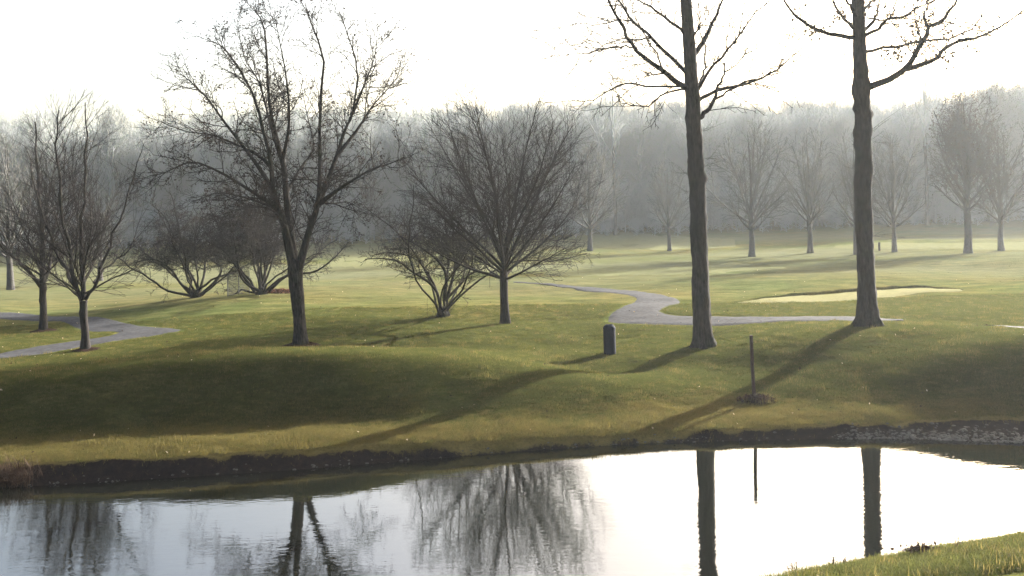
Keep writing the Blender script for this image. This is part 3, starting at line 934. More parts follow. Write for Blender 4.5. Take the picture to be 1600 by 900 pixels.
Ht, H_BASE = tall_tree(1355, 509, [(1356, 512), (1355, 490), (1354, 450), (1351, 380), (1349, 300), (1349, 200), (1347, 150), (1344, 90), (1341, 0), (1338, -120), (1334, -350)],
    [18, 15.2, 13.8, 13.2, 12.6, 12.2, 11.8, 10.4, 8.8, 6.8, 1.5], [
    ([(1340, 60, 0), (1331, 58, -.1), (1295, 52, -.5), (1266, 40, -.8), (1243, 26, -1), (1226, 0, -1.2), (1205, -50, -1.4)], 4.2),
    ([(1340, 48, 0), (1333, 43, .1), (1316, 26, .5), (1301, 0, .8), (1290, -45, 1.1)], 3.6),
    ([(1341, 26, 0), (1333, 16, -.4), (1324, 0, -.6), (1312, -50, -1)], 3.6),
    ([(1350, 140, 0), (1360, 136, 0), (1388, 124, -.3), (1417, 107, -.6), (1428, 84, -.8), (1446, 61, -1), (1451, 43, -1.1), (1472, 35, -1.2), (1483, 17, -1.4), (1495, 0, -1.5), (1510, -45, -1.7)], 6),
    ([(1415, 108, -.6), (1437, 101, -.3), (1463, 92, 0), (1477, 75, .3), (1506, 61, .6), (1529, 58, .8), (1564, 40, 1.1), (1600, 17, 1.4), (1640, -10, 1.6)], 4),
    ([(1451, 44, -1.1), (1444, 26, -1), (1451, 3, -1), (1447, -40, -1)], 2.4),
    ([(1349, 80, 0), (1360, 79, .2), (1396, 74, .7), (1431, 66, 1.1), (1474, 61, 1.6), (1509, 51, 2), (1532, 29, 2.2), (1554, 0, 2.5), (1570, -30, 2.7)], 2.8),
    ([(1348, 58, 0), (1360, 50, -.2), (1373, 43, -.4), (1391, 29, -.7), (1408, 27, -.9), (1428, 14, -1.1), (1460, 0, -1.4), (1500, -20, -1.7)], 3.2),
    ([(1348, 50, 0), (1362, 35, .4), (1370, 22, .6), (1374, 0, .8), (1380, -40, 1)], 3.2),
    ([(1345, 28, 0), (1352, 14, .5), (1366, 0, .9), (1385, -40, 1.2)], 4),
    ([(1392, 29, -.7), (1398, 12, -.6), (1404, -5, -.6)], 2),
    ([(1356, 28, 0), (1375, 30, 1), (1420, 28, 1.6), (1450, 38, 2.1), (1490, 36, 2.6), (1520, 34, 2.8)], 1.6)],
    'thick tall tree with a crooked right limb and a few brown leaves, by the path', 67,
    [(175, PI, .16, .08), (165, 0, .16, .09), (205, 0, .2, .08), (222, 0, .15, .07), (200, PI, .2, .05), (262, PI, .18, .06), (130, PI, .2, .05), (280, 0, .2, .05), (108, PI, .2, .04), (136, 0, .3, .1)],
    [(1366, 222, 1), (1364, 205, 1), (1336, 262, -1), (1365, 368, 1)], 260,
    [(1268, 48, 26, .16), (1392, 87, 30, .17), (1402, 84, 20, .14), (1430, 45, 24, .18), (1425, 70, 18, .18), (1482, 94, 14, .14), (1457, 76, 14, .15), (1245, 45, 10, .2), (1376, 12, 18, .2), (1311, 25, 12, .2), (1440, 12, 22, .25), (1480, 45, 14, .2)])

# --- far single trees across the fairway
def fairway_tree(name, base, hgt, half, seed, label, fork, leafy=0, group=None, tilt=(8, 58), nl=14, twig=None, dens=1.0, lead=.93):
    rg = np.random.default_rng(seed)
    base = np.asarray(base)
    t = thing(name, label, 'tree', base, group)
    env = (base + np.array([0, 0, hgt * .58]), np.array([half, half, hgt * .44]))
    tp = [base + np.array([0, 0, -.1]), base + np.array([.05, 0, fork * .6]), base + np.array([0, .1, fork]), base + np.array([.1, 0, hgt * .55]), base + np.array([-.1, 0, hgt * lead])]
    r0 = hgt * (.010 if name == 'woodland_tree' else .021)
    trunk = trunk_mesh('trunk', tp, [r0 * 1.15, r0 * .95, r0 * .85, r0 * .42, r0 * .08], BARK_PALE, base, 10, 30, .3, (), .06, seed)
    P, Rr = fan(rg, base, nl, fork * .85, fork * 1.5, tilt, (hgt * .5, hgt * .75), r0 * .42, 12, .05, .06, env, seed)
    lv = grow(rg, P, Rr, [
        dict(n=-2.2 * dens, t0=.12, t1=1, ang=(20, 48), L=(hgt * .16, hgt * .32), rad=.04, K=5, up=.035, wob=.09, decay=.4, rmin=.02),
        dict(n=-2.8 * dens, t0=.1, t1=1, ang=(20, 50), L=(hgt * .06, hgt * .15), rad=.022, K=4, up=.035, wob=.12, rmin=.015, decay=.4),
        dict(n=-2.4 * dens, t0=.1, t1=1, ang=(20, 50), L=(hgt * .03, hgt * .07), rad=.016, K=2, up=.04, wob=.12, rmin=.012, decay=.3)], env)
    finish_tree(t, base, trunk, (P, Rr), lv, twig or (TWIG_HAZED if name == 'woodland_tree' else TWIG_GREY), BARK_PALE, split=False, sides=(5, 4, 3, 3, 3))
    if leafy:
        link('brown_foliage', leaves_mesh(rg, 'brown_foliage', sample_on(rg, lv[2][0], leafy), .17, FADED_LEAF, base), t, kind='stuff')
    return t

GRP = 'bare trees spaced along the misty far fairway'
def far(px, py):
    return hit(px, py, 30)
def hg(b, px, py, top):
    return (py - top) * b[1] / F

b = far(1175, 401)
FA = fairway_tree('fairway_tree', b, hg(b, 1175, 401, 190), 78 * b[1] / F, 201, 'misty vase-shaped bare tree, first to the right of the leafless tall trunk', 3.0, group=GRP, tilt=(8, 68), dens=.95)
b2 = far(1266, 396)
FB = fairway_tree('fairway_tree', b2, hg(b2, 1266, 396, 200), 55 * b2[1] / F, 202, 'misty narrow bare tree midway between the two tall trunks', 3.2, group=GRP, tilt=(6, 62), dens=.9)
b3 = far(1513, 396)
FC = fairway_tree('fairway_tree', b3, hg(b3, 1513, 396, 135), 62 * b3[1] / F, 203, 'misty oval tree still holding thin brown leaves, right of the thick tall tree', 4.6, 4200, GRP, (5, 60), 18)
def put(src, px, py, top, half, label, rz, srch, srcw):
    b = far(px, py)
    h = hg(b, px, py, top)
    w = half * b[1] / F
    return copy_thing(src, b, rz, (w / srcw, w / srcw, h / srch), label, GRP)
hA, wA = hg(b, 1175, 401, 190), 78 * b[1] / F
hB, wB = hg(b2, 1266, 396, 200), 55 * b2[1] / F
hC, wC = hg(b3, 1513, 396, 135), 62 * b3[1] / F
put(FA, 1398, 394, 205, 62, 'misty bare tree seen just right of the thick tall trunk', 2.1, hA, wA)
put(FA, 1564, 392, 185, 70, 'misty spreading bare tree nearest the right edge of the picture', 4.0, hA, wA)
put(FB, 1046, 393, 250, 40, 'small misty bare tree on the fairway just left of the leafless tall trunk', 1.3, hB, wB)
put(FB, 1338, 398, 200, 48, 'misty bare tree mostly hidden behind the thick tall trunk', 3.0, hB, wB)
put(FA, 922, 392, 225, 66, 'misty bare tree half behind the right side of the dome-crowned tree', 5.2, hA, wA)
put(FB, 575, 376, 255, 40, 'misty bare tree in the gap between the forked tree and the bushy tree', 0.6, hB, wB)
put(FA, 17, 453, 205, 85, 'bare tree standing past the left path at the left edge of the picture', 2.9, hA, wA)
put(FB, 157, 439, 290, 50, 'small bare tree behind the three-leader tree', 4.4, hB, wB)

# --- the wood beyond the fairways
protos = bpy.data.collections.new('woodland_stock')
def wood_proto(seed, hgt, half, nl, tilt, fork):
    rg = np.random.default_rng(seed)
    base = np.zeros(3)
    env = (np.array([0, 0, hgt * .62]), np.array([half, half, hgt * .4]))
    r0 = hgt * .014
    TP = catmull([base, np.array([.2, 0, fork]), np.array([-.2, .3, hgt * .6]), np.array([.1, 0, hgt])], 12)[None]
    TR = (r0 * np.linspace(1.1, .1, 12))[None]
    P, Rr = fan(rg, base, nl, fork, hgt * .75, tilt, (hgt * .3, hgt * .5), r0 * .45, 8, .06, .08, env, seed)
    lv = grow(rg, P, Rr, [
        dict(n=-1.8, t0=.1, t1=1, ang=(20, 55), L=(1.8, 4.4), rad=.04, K=4, up=.05, wob=.12, decay=.4, rmin=.022),
        dict(n=-2.2, t0=.1, t1=1, ang=(20, 55), L=(.8, 2.0), rad=.028, K=3, up=.05, wob=.12, rmin=.02, decay=.4),
        dict(n=-2.2, t0=.1, t1=1, ang=(20, 55), L=(.4, 1.0), rad=.02, K=2, up=.05, wob=.12, rmin=.017, decay=.3)], env)
    v, q = tubes([(TP, TR, 6), (P, Rr, 4)] + [(p, r, 3) for p, r in lv])
    return mesh_np('woodland_tree', v, q, TWIG_HAZED)
WM = [wood_proto(301, 21, 4.2, 22, (12, 48), 5), wood_proto(302, 24, 4.6, 24, (8, 45), 6), wood_proto(303, 17, 4.4, 22, (12, 58), 3), wood_proto(304, 7, 3.6, 30, (10, 78), .3)]
for j, m_ in enumerate(WM):
    o = bpy.data.objects.new('woodland_tree_%s' % 'abcd'[j], m_)
    protos.objects.link(o)

def scatter(name, pts, rz, sc, which, coll, tilt=None):
    me = bpy.data.meshes.new(name)
    n = len(pts)
    me.vertices.add(n)
    me.vertices.foreach_set('co', np.asarray(pts, np.float32).ravel())
    rot = np.zeros((n, 3), np.float32)
    rot[:, 2] = rz
    if tilt is not None:
        rot[:, :2] = tilt
    a = me.attributes.new('turn', 'FLOAT_VECTOR', 'POINT')
    a.data.foreach_set('vector', rot.ravel())
    a = me.attributes.new('size', 'FLOAT_VECTOR', 'POINT')
    sc = np.asarray(sc, np.float32)
    if sc.ndim == 1:
        sc = np.repeat(sc[:, None], 3, 1)
    a.data.foreach_set('vector', np.ascontiguousarray(sc, np.float32).ravel())
    a = me.attributes.new('which', 'INT', 'POINT')
    a.data.foreach_set('value', np.asarray(which, np.int32))
    o = link(name, me, kind='stuff')
    g = bpy.data.node_groups.new(name, 'GeometryNodeTree')
    g.interface.new_socket('Geometry', in_out='INPUT', socket_type='NodeSocketGeometry')
    g.interface.new_socket('Geometry', in_out='OUTPUT', socket_type='NodeSocketGeometry')
    gi, go = g.nodes.new('NodeGroupInput'), g.nodes.new('NodeGroupOutput')
    ci = g.nodes.new('GeometryNodeCollectionInfo')
    ci.inputs['Collection'].default_value = coll
    ci.inputs['Separate Children'].default_value = True
    ci.inputs['Reset Children'].default_value = True
    ip = g.nodes.new('GeometryNodeInstanceOnPoints')
    ip.inputs['Pick Instance'].default_value = True
    def na(nm, ty):
        x = g.nodes.new('GeometryNodeInputNamedAttribute')
        x.data_type = ty
        x.inputs['Name'].default_value = nm
        return x.outputs['Attribute']
    g.links.new(gi.outputs[0], ip.inputs['Points'])
    g.links.new(ci.outputs[0], ip.inputs['Instance'])
    g.links.new(na('which', 'INT'), ip.inputs['Instance Index'])
    g.links.new(na('turn', 'FLOAT_VECTOR'), ip.inputs['Rotation'])
    g.links.new(na('size', 'FLOAT_VECTOR'), ip.inputs['Scale'])
    g.links.new(ip.outputs[0], go.inputs[0])
    md = o.modifiers.new('scatter', 'NODES')
    md.node_group = g
    return o

wp, ws, ww = [], [], []
TOPX = [-300, 0, 90, 150, 215, 250, 330, 640, 700, 900, 1000, 1300, 1420, 1500, 1570, 1700, 2000]
TOPY = [180, 182, 170, 178, 196, 178, 172, 166, 164, 160, 152, 154, 150, 140, 132, 128, 130]
for d in (160, 168, 176, 185, 195, 206, 218, 232, 248):
    half = d * .74
    x = -half
    while x < half:
        yy = d + rng.uniform(-3.5, 3.5) + 0.02 * abs(x)
        px_ = 800 + F * x / yy
        k = rng.choice([0, 1, 2], p=[.42, .33, .25])
        top = np.interp(px_, TOPX, TOPY)
        zt = at_depth(px_, top, yy)[2] - float(ground(np.array([x]), np.array([yy]), False)[0])
        wp.append((x, yy))
        ws.append(max(.4, zt * rng.uniform(.78, 1.03) / [21, 24, 17][k]))
        ww.append(k)
        x += rng.uniform(2.6, 5.2) * (1 + (d - 158) / 300)
for d in (150, 155, 160, 166, 174, 184, 196, 210, 230):
    x = -d * .74
    while x < d * .74:
        wp.append((x, d + rng.uniform(-3, 3) + 0.03 * abs(x)))
        ws.append(rng.uniform(.6, 1.4) if d > 153 else rng.uniform(.3, .7))
        ww.append(3)
        x += rng.uniform(1.8, 4.2)
wp = np.array(wp)
wz = ground(wp[:, 0], wp[:, 1], False) - .15
ws = np.array(ws)
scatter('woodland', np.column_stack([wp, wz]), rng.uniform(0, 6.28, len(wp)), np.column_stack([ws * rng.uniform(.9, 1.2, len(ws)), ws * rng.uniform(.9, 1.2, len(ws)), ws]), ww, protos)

# trees of the wood that stand out against the sky
WG = 'tall trees standing out of the wood'
def skyline(px, top, d, half, seed, label, leafy=0, nl=9, tilt=(5, 30), fork=.5, dens=.4, lead=.6):
    p = at_depth(px, top, d)
    bz = gz(p[0], d)
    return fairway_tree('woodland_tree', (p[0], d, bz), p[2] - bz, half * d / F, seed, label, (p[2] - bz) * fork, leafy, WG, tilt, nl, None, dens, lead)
skyline(955, 116, 150, 42, 401, 'pale slender tree poking above the wood, left of the leafless tall trunk')
skyline(1442, 96, 152, 46, 402, 'pale bare tree with stark leaders above the wood, under the crooked limb')
skyline(1568, 118, 158, 58, 403, 'dense-topped tree with a rounded crown at the right end of the wood', 2600, 16, (10, 60), .4, .9)
skyline(178, 166, 160, 34, 404, 'round-headed tree rising from the wood above the left trees', 1800, 14, (10, 60), .5, .9)

# ------------------------------------------------------------------ things on the grass
def lathe(name, prof, n, mater, base, smooth=True):
    th = np.arange(n) * 2 * math.pi / n
    Vv = np.concatenate([np.stack([r * np.cos(th), r * np.sin(th), np.full(n, z)], 1) for r, z in prof])
    ix = np.arange(len(prof) * n).reshape(len(prof), n)
    a, b_ = ix[:-1], ix[1:]
    q = np.stack([a, np.roll(a, -1, 1), np.roll(b_, -1, 1), b_], -1).reshape(-1, 4)
    return mesh_np(name, Vv, [q, ix[-1][None], ix[0][::-1][None]], mater, smooth)

def litter_bin():
    base = hit(953, 553)
    s = base[1] / F
    t = thing('litter_bin', 'dark blue-black cylindrical litter bin with a tapered lid, standing on the grass', 'litter bin', base)
    r = 9.6 * s
    h = 45 * s
    prof = [(r * .9, -.06), (r * .96, .0), (r * .98, .03), (r, .05), (r, .06)]
    for kz in np.linspace(.08, h * .83, 16):
        prof += [(r, kz), (r * .985, kz + .006), (r * .985, kz + .014), (r, kz + .02)]
    link('body', lathe('body', prof, 36, BIN, base), t)
    link('lid', lathe('lid', [(r * 1.02, h * .855), (r * 1.035, h * .86), (r * 1.03, h * .89), (r * .98, h * .92), (r * .84, h * .965), (r * .76, h * .985), (r * .6, h * .992)], 36, BIN, base), t)
    link('lid_rim', lathe('lid_rim', [(r * .62, h * .985), (r * .66, h * 1.0), (r * .62, h * 1.012), (r * .5, h * 1.006), (r * .44, h * .93)], 36, BIN, base), t)
litter_bin()

def box_mesh(name, x0, x1, y0, y1, z0, z1, mater, taper=1.0, lean=(0, 0), nseg=10, bev=.15):
    Vv = []
    ring = []
    for k in range(4):
        sx, sy = [(-1, -1), (1, -1), (1, 1), (-1, 1)][k]
        nx_, ny_ = [(1, -1), (1, 1), (-1, 1), (-1, -1)][k]
        ring += [(sx, sy * (1 - bev)), (sx * (1 - bev), sy)] if k in (1, 3) else [(sx * (1 - bev), sy), (sx, sy * (1 - bev))]
    ring = [(-1 + bev, -1), (1 - bev, -1), (1, -1 + bev), (1, 1 - bev), (1 - bev, 1), (-1 + bev, 1), (-1, 1 - bev), (-1, -1 + bev)]
    for j in range(nseg + 1):
        f = j / nseg
        sc = 1 + (taper - 1) * f
        wx, wy = .006 * math.sin(7 * f + 1), .005 * math.sin(5 * f)
        for a, b_ in ring:
            Vv.append(((x0 + x1) / 2 + (x1 - x0) / 2 * a * sc + lean[0] * f + wx, (y0 + y1) / 2 + (y1 - y0) / 2 * b_ * sc + lean[1] * f + wy, z0 + (z1 - z0) * f))
    n = 8
    ix = np.arange((nseg + 1) * n).reshape(-1, n)
    a, b_ = ix[:-1], ix[1:]
    q = np.stack([a, np.roll(a, -1, 1), np.roll(b_, -1, 1), b_], -1).reshape(-1, 4)
    return mesh_np(name, np.array(Vv), [q, ix[-1][None]], mater, False)

def blades(rg, C, h, w, lean=.5, seg=3):
    """curved thin blades: C base points, returns V, quads"""
    n = len(C)
    az = rg.uniform(0, 6.283, n)
    d = np.stack([np.cos(az), np.sin(az), np.zeros(n)], 1)
    sd = np.stack([-np.sin(az), np.cos(az), np.zeros(n)], 1)
    hh = rg.uniform(.55, 1.15, n) * h
    ln = rg.uniform(.1, 1, n) * lean
    Vv = []
    for k in range(seg + 1):
        f = k / seg
        p = C + np.array([0, 0, 1.]) * (hh * f)[:, None] * (1 - .25 * ln * f)[:, None] + d * (hh * ln * f * f)[:, None]
        ww_ = w * (1 - .85 * f)
        Vv += [p - sd * ww_, p + sd * ww_]
    Vv = np.stack(Vv, 1)
    ix = np.arange(n * 2 * (seg + 1)).reshape(n, seg + 1, 2)
    q = np.stack([ix[:, :-1, 0], ix[:, :-1, 1], ix[:, 1:, 1], ix[:, 1:, 0]], -1).reshape(-1, 4)
    return Vv.reshape(-1, 3), [q]

def mound(name, c, rx, ry, h, mater, seed, kind=None, label=None, cat=None, n=30, m=10, parent=None, group=None):
    th = np.arange(n) * 2 * math.pi / n
    Vv = []
    c = np.asarray(c)
    for j in range(m + 1):
        f = j / m
        rr = (1 - f)
        wob = 1 + .45 * fbm(np.cos(th) * 1.4 + 9, np.sin(th) * 1.4 + seed, seed, 3)
        x = c[0] + rx * rr * np.cos(th) * wob
        y = c[1] + ry * rr * np.sin(th) * wob
        z = ground(x, y) + h * (1 - rr ** 2) * (1 + .7 * fbm(x * 5, y * 5, seed, 3)) - .02 * (rr > .97)
        Vv.append(np.stack([x, y, z], 1))
    Vv = np.concatenate(Vv) - c
    ix = np.arange((m + 1) * n).reshape(m + 1, n)
    a, b_ = ix[:-1], ix[1:]
    q = np.stack([a, np.roll(a, -1, 1), np.roll(b_, -1, 1), b_], -1).reshape(-1, 4)
    return link(name, mesh_np(name, Vv, [q], mater), parent, c if parent is None else (0, 0, 0), kind, label, cat, group)

def post_and_mound():
    rg = np.random.default_rng(5)
    base = hit(1179, 627)
    s = base[1] / F
    p = link('wooden_post', box_mesh('wooden_post', -.046, .046, -.045, .045, -.2, 103 * s, WOOD, .92, (-.05, .02)), None, base, None,
             'thin weathered wooden post standing upright in a dark heap near the water', 'post')
    c = base + np.array([.05, -.02, 0])
    t = thing('leaf_heap', 'low dark heap of soil and dead leaves round the foot of the wooden post', 'heap', c)
    mound('soil', c, .58, .34, .17, SOIL, 6, parent=t)
    n = 420
    a, r = rg.uniform(0, 6.28, n), np.sqrt(rg.uniform(0, 1, n))
    x, y = c[0] + .62 * r * np.cos(a), c[1] + .36 * r * np.sin(a)
    z = ground(x, y) + .15 * (1 - r * r) + .02
    link('dead_leaves', leaves_mesh(rg, 'dead_leaves', np.stack([x, y, z], 1), .09, DEAD_LEAF, c, -.2), t, kind='stuff')
    n = 160
    a, r = rg.uniform(0, 6.28, n), np.sqrt(rg.uniform(0.3, 1.2, n))
    x, y = c[0] + .62 * r * np.cos(a), c[1] + .36 * r * np.sin(a)
    v, q = blades(rg, np.stack([x, y, ground(x, y)], 1), .22, .006, .8)
    link('grass_tufts', mesh_np('grass_tufts', v - c, q, BLADE_DRY), t, kind='stuff')
post_and_mound()

# dark mulch round the feet of the path-side trees
for (px, py, rx, lab) in ((470, 541, .85, 'dark mulch mound round the foot of the big forked tree'),
                          (133, 548, .65, 'dark mulch mound round the foot of the tree with three upright leaders'),
                          (68, 518, .75, 'dark mulch mound round the tree inside the path loop')):
    mound('mulch_mound', hit(px, py), rx, rx * .8, .12, SOIL, px, None, lab, 'mulch', group='mulch mounds round tree feet')

def litter_pile():
    rg = np.random.default_rng(15)
    c = hit(436, 457)
    t = thing('leaf_pile', 'flat reddish pile of dead leaves beside the broad shrub, just left of the forked trunk', 'leaf pile', c)
    mound('soil', c, 1.0, .6, .16, SOIL, 3, parent=t)
    n = 500
    a, r = rg.uniform(0, 6.28, n), np.sqrt(rg.uniform(0, 1, n))
    x, y = c[0] + 1.1 * r * np.cos(a), c[1] + .65 * r * np.sin(a)
    link('dead_leaves', leaves_mesh(rg, 'dead_leaves', np.stack([x, y, ground(x, y) + .15 * (1 - r * r) + .02], 1), .11, make_leaf('red_leaf', (.05, .022, .016), (.11, .06, .04), .3), c, -.2), t, kind='stuff')
litter_pile()

def wire_fence():
    a = hit(356, 463)
    b_ = hit(386, 461)
    b_[1] = a[1] + .5
    b_[2] = gz(b_[0], b_[1])
    s = a[1] / F
    t = thing('wire_fence', 'short dark wire mesh fence on thin posts between the two shrubs', 'fence', a)
    n = 3
    hgt = 36 * s
    pts = [a + (b_ - a) * f for f in np.linspace(0, 1, n)]
    for p in pts:
        z0 = gz(p[0], p[1])
        q_ = np.array([[p[0] - a[0], p[1] - a[1], z0 - a[2] - .2], [p[0] - a[0] + .01, p[1] - a[1], z0 - a[2] + hgt]])
        v, q = tubes([(catmull(q_, 6)[None], np.full((1, 6), .03), 8)])
        link('post', mesh_np('post', v, q, METAL), t)
    hor, ver = [], []
    for zz in np.linspace(.05, hgt - .03, 15):
        hor.append(catmull([np.array([p[0] - a[0], p[1] - a[1] - .035, gz(p[0], p[1]) - a[2] + zz]) for p in pts], 8))
    for f in np.linspace(0, 1, 17):
        p = a + (b_ - a) * f
        zz = gz(p[0], p[1]) - a[2]
        ver.append(catmull([np.array([p[0] - a[0], p[1] - a[1] - .038, zz + .03]), np.array([p[0] - a[0], p[1] - a[1] - .038, zz + hgt - .02])], 8))
    v, q = tubes([(np.array(hor + ver), np.full((32, 8), .013), 4)])
    link('wire_mesh', mesh_np('wire_mesh', v, q, METAL), t)
wire_fence()

# small marker post far out on the fairway
mb = far(1374, 392)
link('marker_post', box_mesh('marker_post', -.09, .09, -.09, .09, -.1, .85, WOOD), None, mb, None, 'tiny marker post on the far fairway, just right of the thick trunk', 'marker')

# ------------------------------------------------------------------ shoreline: stones, reeds, weeds
def stones():
    rg = np.random.default_rng(9)
    ico = []
    phi = (1 + 5 ** .5) / 2
    iv = np.array([(-1, phi, 0), (1, phi, 0), (-1, -phi, 0), (1, -phi, 0), (0, -1, phi), (0, 1, phi), (0, -1, -phi), (0, 1, -phi), (phi, 0, -1), (phi, 0, 1), (-phi, 0, -1), (-phi, 0, 1)]) / 1.9
    ifc = np.array([(0, 11, 5), (0, 5, 1), (0, 1, 7), (0, 7, 10), (0, 10, 11), (1, 5, 9), (5, 11, 4), (11, 10, 2), (10, 7, 6), (7, 1, 8), (3, 9, 4), (3, 4, 2), (3, 2, 6), (3, 6, 8), (3, 8, 9), (4, 9, 5), (2, 4, 11), (6, 2, 10), (8, 6, 7), (9, 8, 1)])
    P = []
    for _ in range(850):
        px = rg.uniform(30, 1700) if rg.random() < .2 else rg.uniform(1330, 1720)
        x = on_plane(px, 695, 0)[0] + rg.normal() * .2
        ky, kz = rows_at(np.array([x]))
        sh = ky[SH, 0]
        wide = np.interp(px, [0, 400, 600, 1200, 1450, 1600], [.12, .2, .2, .2, .45, .75])
        y = sh - .02 + abs(rg.normal()) * wide * .45
        P.append((x, y, rg.uniform(.012, .04) * (1 + (px > 1400) * .4)))
    P = np.array(P)
    z = ground(P[:, 0], P[:, 1])
    n = len(P)
    sc = P[:, 2][:, None, None] * rg.uniform(.6, 1.3, (n, 1, 3)) * rg.uniform(.8, 1.2, (n, 12, 1)) * np.array([1.3, 1.1, .7])
    Vv = iv[None] * sc + np.stack([P[:, 0], P[:, 1], z], 1)[:, None]
    Fc = (ifc[None] + (np.arange(n) * 12)[:, None, None]).reshape(-1, 3)
    link('pebbles', mesh_np('pebbles', Vv.reshape(-1, 3), [Fc], STONE, False), kind='stuff', label='pale pebbles strewn along the waterline')
stones()

def fringe():
    """ragged grass hanging over the bank edge, and dead stalks by the water"""
    rg = np.random.default_rng(19)
    px = rg.uniform(-40, 1680, 12000)
    px = px[rg.random(len(px)) < np.clip(.25 + 1.6 * fbm(px / 14, px * 0, 3, 3), 0.03, 1)]
    x = np.array([on_plane(p, 690, .3)[0] for p in px])
    ky, _ = rows_at(x)
    y = ky[SH + 1] + rg.normal(size=len(x)) * .25 + .14
    v, q = blades(rg, np.stack([x, y, ground(x, y) - .01], 1), .12, .006, 1.2)
    link('bank_grass', mesh_np('bank_grass', v, q, BLADE_DRY), kind='stuff')
    # reddish dry clump at the left end of the shore
    c = hit(14, 750)
    t = thing('dry_reed_clump', 'clump of reddish dry reeds drooping over the bank at the left end of the shore', 'reeds', c)
    n = 700
    C = c + rg.normal(size=(n, 3)) * np.array([.3, .14, 0])
    C[:, 2] = ground(C[:, 0], C[:, 1]) - .02
    v, q = blades(rg, C, .42, .007, 1.6, 4)
    link('stems', mesh_np('stems', v - c, q, REED), t, kind='stuff')
fringe()

def bank_point(px, py):
    x = on_plane(px, py, .3)[0]
    y = float(ny(np.array([x]))[0]) + .06
    return np.array([x, y, gz(x, y)])

def weeds():
    rg = np.random.default_rng(29)
    def stalk(px, py, hpx, label, n=3, name='dry_weed', lean=.25):
        p = bank_point(px, py)
        s = p[1] / F
        P, Rr = fan(rg, np.zeros(3), n, -.02, .02, (3, 22 + 30 * lean), (hpx * s * .7, hpx * s * 1.05), .008, 10, .01, .06, None, px, 1, .5)
        l1 = spawn(rg, P, Rr, 7, .35, 1, (25, 60), (hpx * s * .15, hpx * s * .3), .0045, 4, .02, .12, rmin=.0035)
        l2 = spawn(rg, l1[0], l1[1], 3, .3, 1, (25, 60), (hpx * s * .05, hpx * s * .1), .0035, 3, .02, .12, rmin=.003)
        v, q = tubes([(P, Rr, 4), (l1[0], l1[1], 3), (l2[0], l2[1], 3)])
        t = thing(name, label, 'weed', p, 'dry weeds along the near bank')
        link('stalks', mesh_np('stalks', v, q, STRAW), t)
        sd = sample_on(rg, l2[0], 60, .6)
        link('seed_heads', leaves_mesh(rg, 'seed_heads', sd, .02, STRAW, np.zeros(3)), t, kind='stuff')
    stalk(1451, 856, 34, 'single tall thin dry weed right of the brown leaf clump on the near bank', 2)
    stalk(1297, 890, 22, 'short dark dry weed on the near bank edge, right of the reclining stalks', 4)
    stalk(1334, 883, 16, 'tiny dry weed on the near bank just left of the trunk\'s reflection', 2)
    stalk(1312, 886, 20, 'pale feathery dry weed leaning right on the near bank edge', 3)
    stalk(1240, 897, 30, 'loose spray of dry stalks leaning left at the bottom end of the near bank', 7, lean=1.3)
    # brown clump of leaves
    c = bank_point(1414, 868)
    t = thing('dead_plant_clump', 'small brown clump of dead leaves on the edge of the near bank', 'dead plant', c)
    n = 240
    C = rg.normal(size=(n, 3)) * np.array([.13, .06, .035]) + np.array([0, 0, .12])
    link('leaves', leaves_mesh(rg, 'leaves', C, .07, DEAD_LEAF, np.zeros(3), -.2), t)
    P, Rr = fan(rg, np.zeros(3), 9, -.02, .02, (10, 70), (.2, .4), .006, 8, .0, .1, None, 2, 1, .5)
    v, q = tubes([(P, Rr, 4)])
    link('stems', mesh_np('stems', v, q, STRAW), t)
weeds()

# ------------------------------------------------------------------ grass
gstock = bpy.data.collections.new('grass_stock')
for j, (h_, w_, n_, m_) in enumerate([(.055, .0035, 42, BLADE), (.06, .0035, 42, BLADE), (.06, .0035, 38, BLADE_DRY), (.14, .006, 26, BLADE_DRY)]):
    rg = np.random.default_rng(500 + j)
    C = rg.normal(size=(n_, 3)) * np.array([.085, .085, 0])
    v, q = blades(rg, C, h_, w_, .9)
    o = bpy.data.objects.new('grass_tuft_%s' % 'abcd'[j], mesh_np('grass_tuft', v, q, m_))
    gstock.objects.link(o)

def grass():
    rg = np.random.default_rng(77)
    N = 210000
    # even in the picture rather than on the ground: denser close by
    yy = 1 / rg.uniform(1 / 46, 1 / 12.5, N * 2)
    xx = rg.uniform(-1, 1, N * 2) * np.where(yy < 19, 1.05, .68) * yy
    ky, _ = rows_at(xx)
    ok = ((yy > ky[SH + 1] + .02) | (yy < ky[3] - .05))
    # keep the paths clear
    xx, yy = xx[ok][:N], yy[ok][:N]
    ky = ky[:, ok][:, :N]
    hz = ground(xx, yy)
    dryp = np.clip(.6 + (ky[SH + 2] - yy + 1.2 * fbm(xx / 1.4, yy / 1.4, 5, 3)) / 2.0, .1, .85) * (yy > ky[SH] - 1) + .03 * (yy < ky[SH] - 1)
    which = np.where(rg.random(len(xx)) < dryp, 2, rg.integers(0, 2, len(xx)))
    which = np.where(rg.random(len(xx)) < .012, 3, which)
    sc = rg.uniform(.6, 1.3, len(xx)) * (1 + .5 * fbm(xx / 2, yy / 2, 8, 2))
    return xx, yy, hz, which, sc
gx_, gy_, gh_, gw_, gs_ = grass()
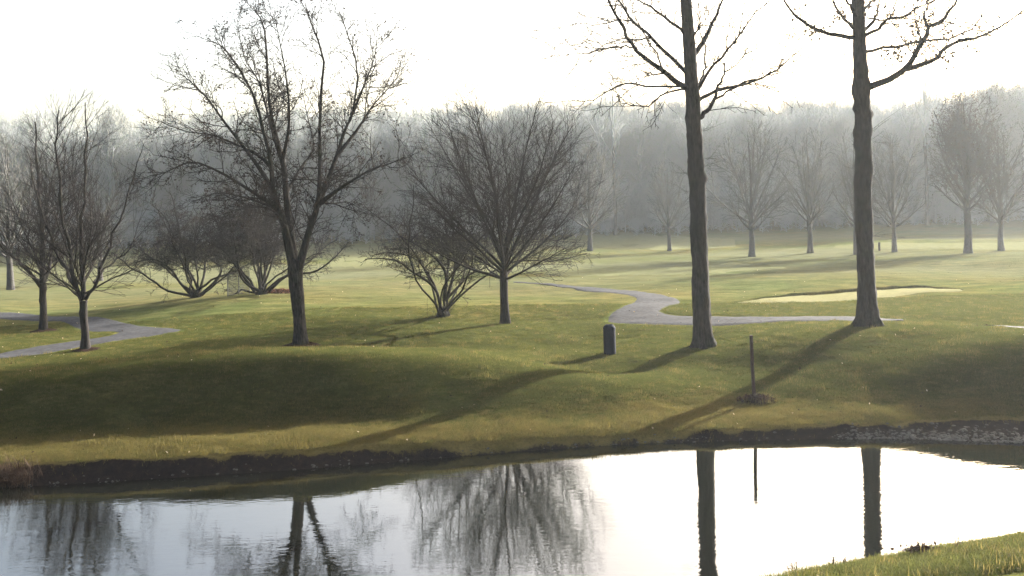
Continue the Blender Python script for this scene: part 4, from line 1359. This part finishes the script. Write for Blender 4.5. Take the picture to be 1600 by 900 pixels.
# leave out tufts that would grow on a path
def in_path(x, y):
    bad = np.zeros(len(x), bool)
    for o in [o for o in S.objects if o.name.startswith('cart_path')]:
        me = o.data
        v = np.empty(len(me.vertices) * 3, np.float32)
        me.vertices.foreach_get('co', v)
        v = v.reshape(-1, 9, 3)
        A, B = v[:, 0, :2], v[:, -1, :2]
        for j in range(len(A) - 1):
            quad = [A[j], A[j + 1], B[j + 1], B[j]]
            lo, hi = np.min(quad, 0), np.max(quad, 0)
            c = np.nonzero((x > lo[0]) & (x < hi[0]) & (y > lo[1]) & (y < hi[1]))[0]
            if not len(c):
                continue
            sg = []
            for k in range(4):
                p, q = quad[k], quad[(k + 1) % 4]
                sg.append((q[0] - p[0]) * (y[c] - p[1]) - (q[1] - p[1]) * (x[c] - p[0]))
            sg = np.array(sg)
            bad[c[(np.all(sg > 0, 0)) | (np.all(sg < 0, 0))]] = True
    return bad
okp = ~in_path(gx_, gy_)
scatter('grass', np.stack([gx_, gy_, gh_], 1)[okp], rng.uniform(0, 6.28, okp.sum()), gs_[okp], gw_[okp], gstock)

def fallen_leaves():
    rg = np.random.default_rng(88)
    n = 1500
    yy = 1 / rg.uniform(1 / 70, 1 / 12.5, n)
    xx = rg.uniform(-.62, .62, n) * yy
    ky, _ = rows_at(xx)
    ok = (yy > ky[SH + 1] + .05) | (yy < ky[3] - .05)
    xx, yy = xx[ok], yy[ok]
    C = np.stack([xx, yy, ground(xx, yy) + .045], 1)
    h = len(C) // 3
    link('fallen_leaves', leaves_mesh(rg, 'fallen_leaves', C[:h], .07, PALE_LEAF, np.zeros(3), 0), kind='stuff')
    link('fallen_leaves', leaves_mesh(rg, 'fallen_leaves', C[h:], .075, DEAD_LEAF, np.zeros(3), 0), kind='stuff')
fallen_leaves()

# ------------------------------------------------------------------ the morning haze
def haze():
    x0, x1, y0, y1, z0, z1 = -446, 446, -72, 648, -3.0, 40.0
    v = np.array([(x0, y0, z0), (x1, y0, z0), (x1, y1, z0), (x0, y1, z0), (x0, y0, z1), (x1, y0, z1), (x1, y1, z1), (x0, y1, z1)])
    f = np.array([(0, 3, 2, 1), (4, 5, 6, 7), (0, 1, 5, 4), (1, 2, 6, 5), (2, 3, 7, 6), (3, 0, 4, 7)])
    m = bpy.data.materials.new('haze')
    m.use_nodes = True
    nt = m.node_tree
    nt.nodes.remove(nt.nodes['Principled BSDF'])
    p = nt.nodes.new('ShaderNodeVolumePrincipled')
    p.inputs['Color'].default_value = (0.86, 0.91, 0.94, 1)
    p.inputs['Density'].default_value = HAZE_DENSITY
    p.inputs['Anisotropy'].default_value = HAZE_G
    nt.links.new(p.outputs[0], nt.nodes['Material Output'].inputs['Volume'])
    link('haze', mesh_np('haze', v, [f], m, False), kind='stuff')
haze()
print('tris', sum(len(o.data.polygons) for o in S.objects if o.type == 'MESH'))
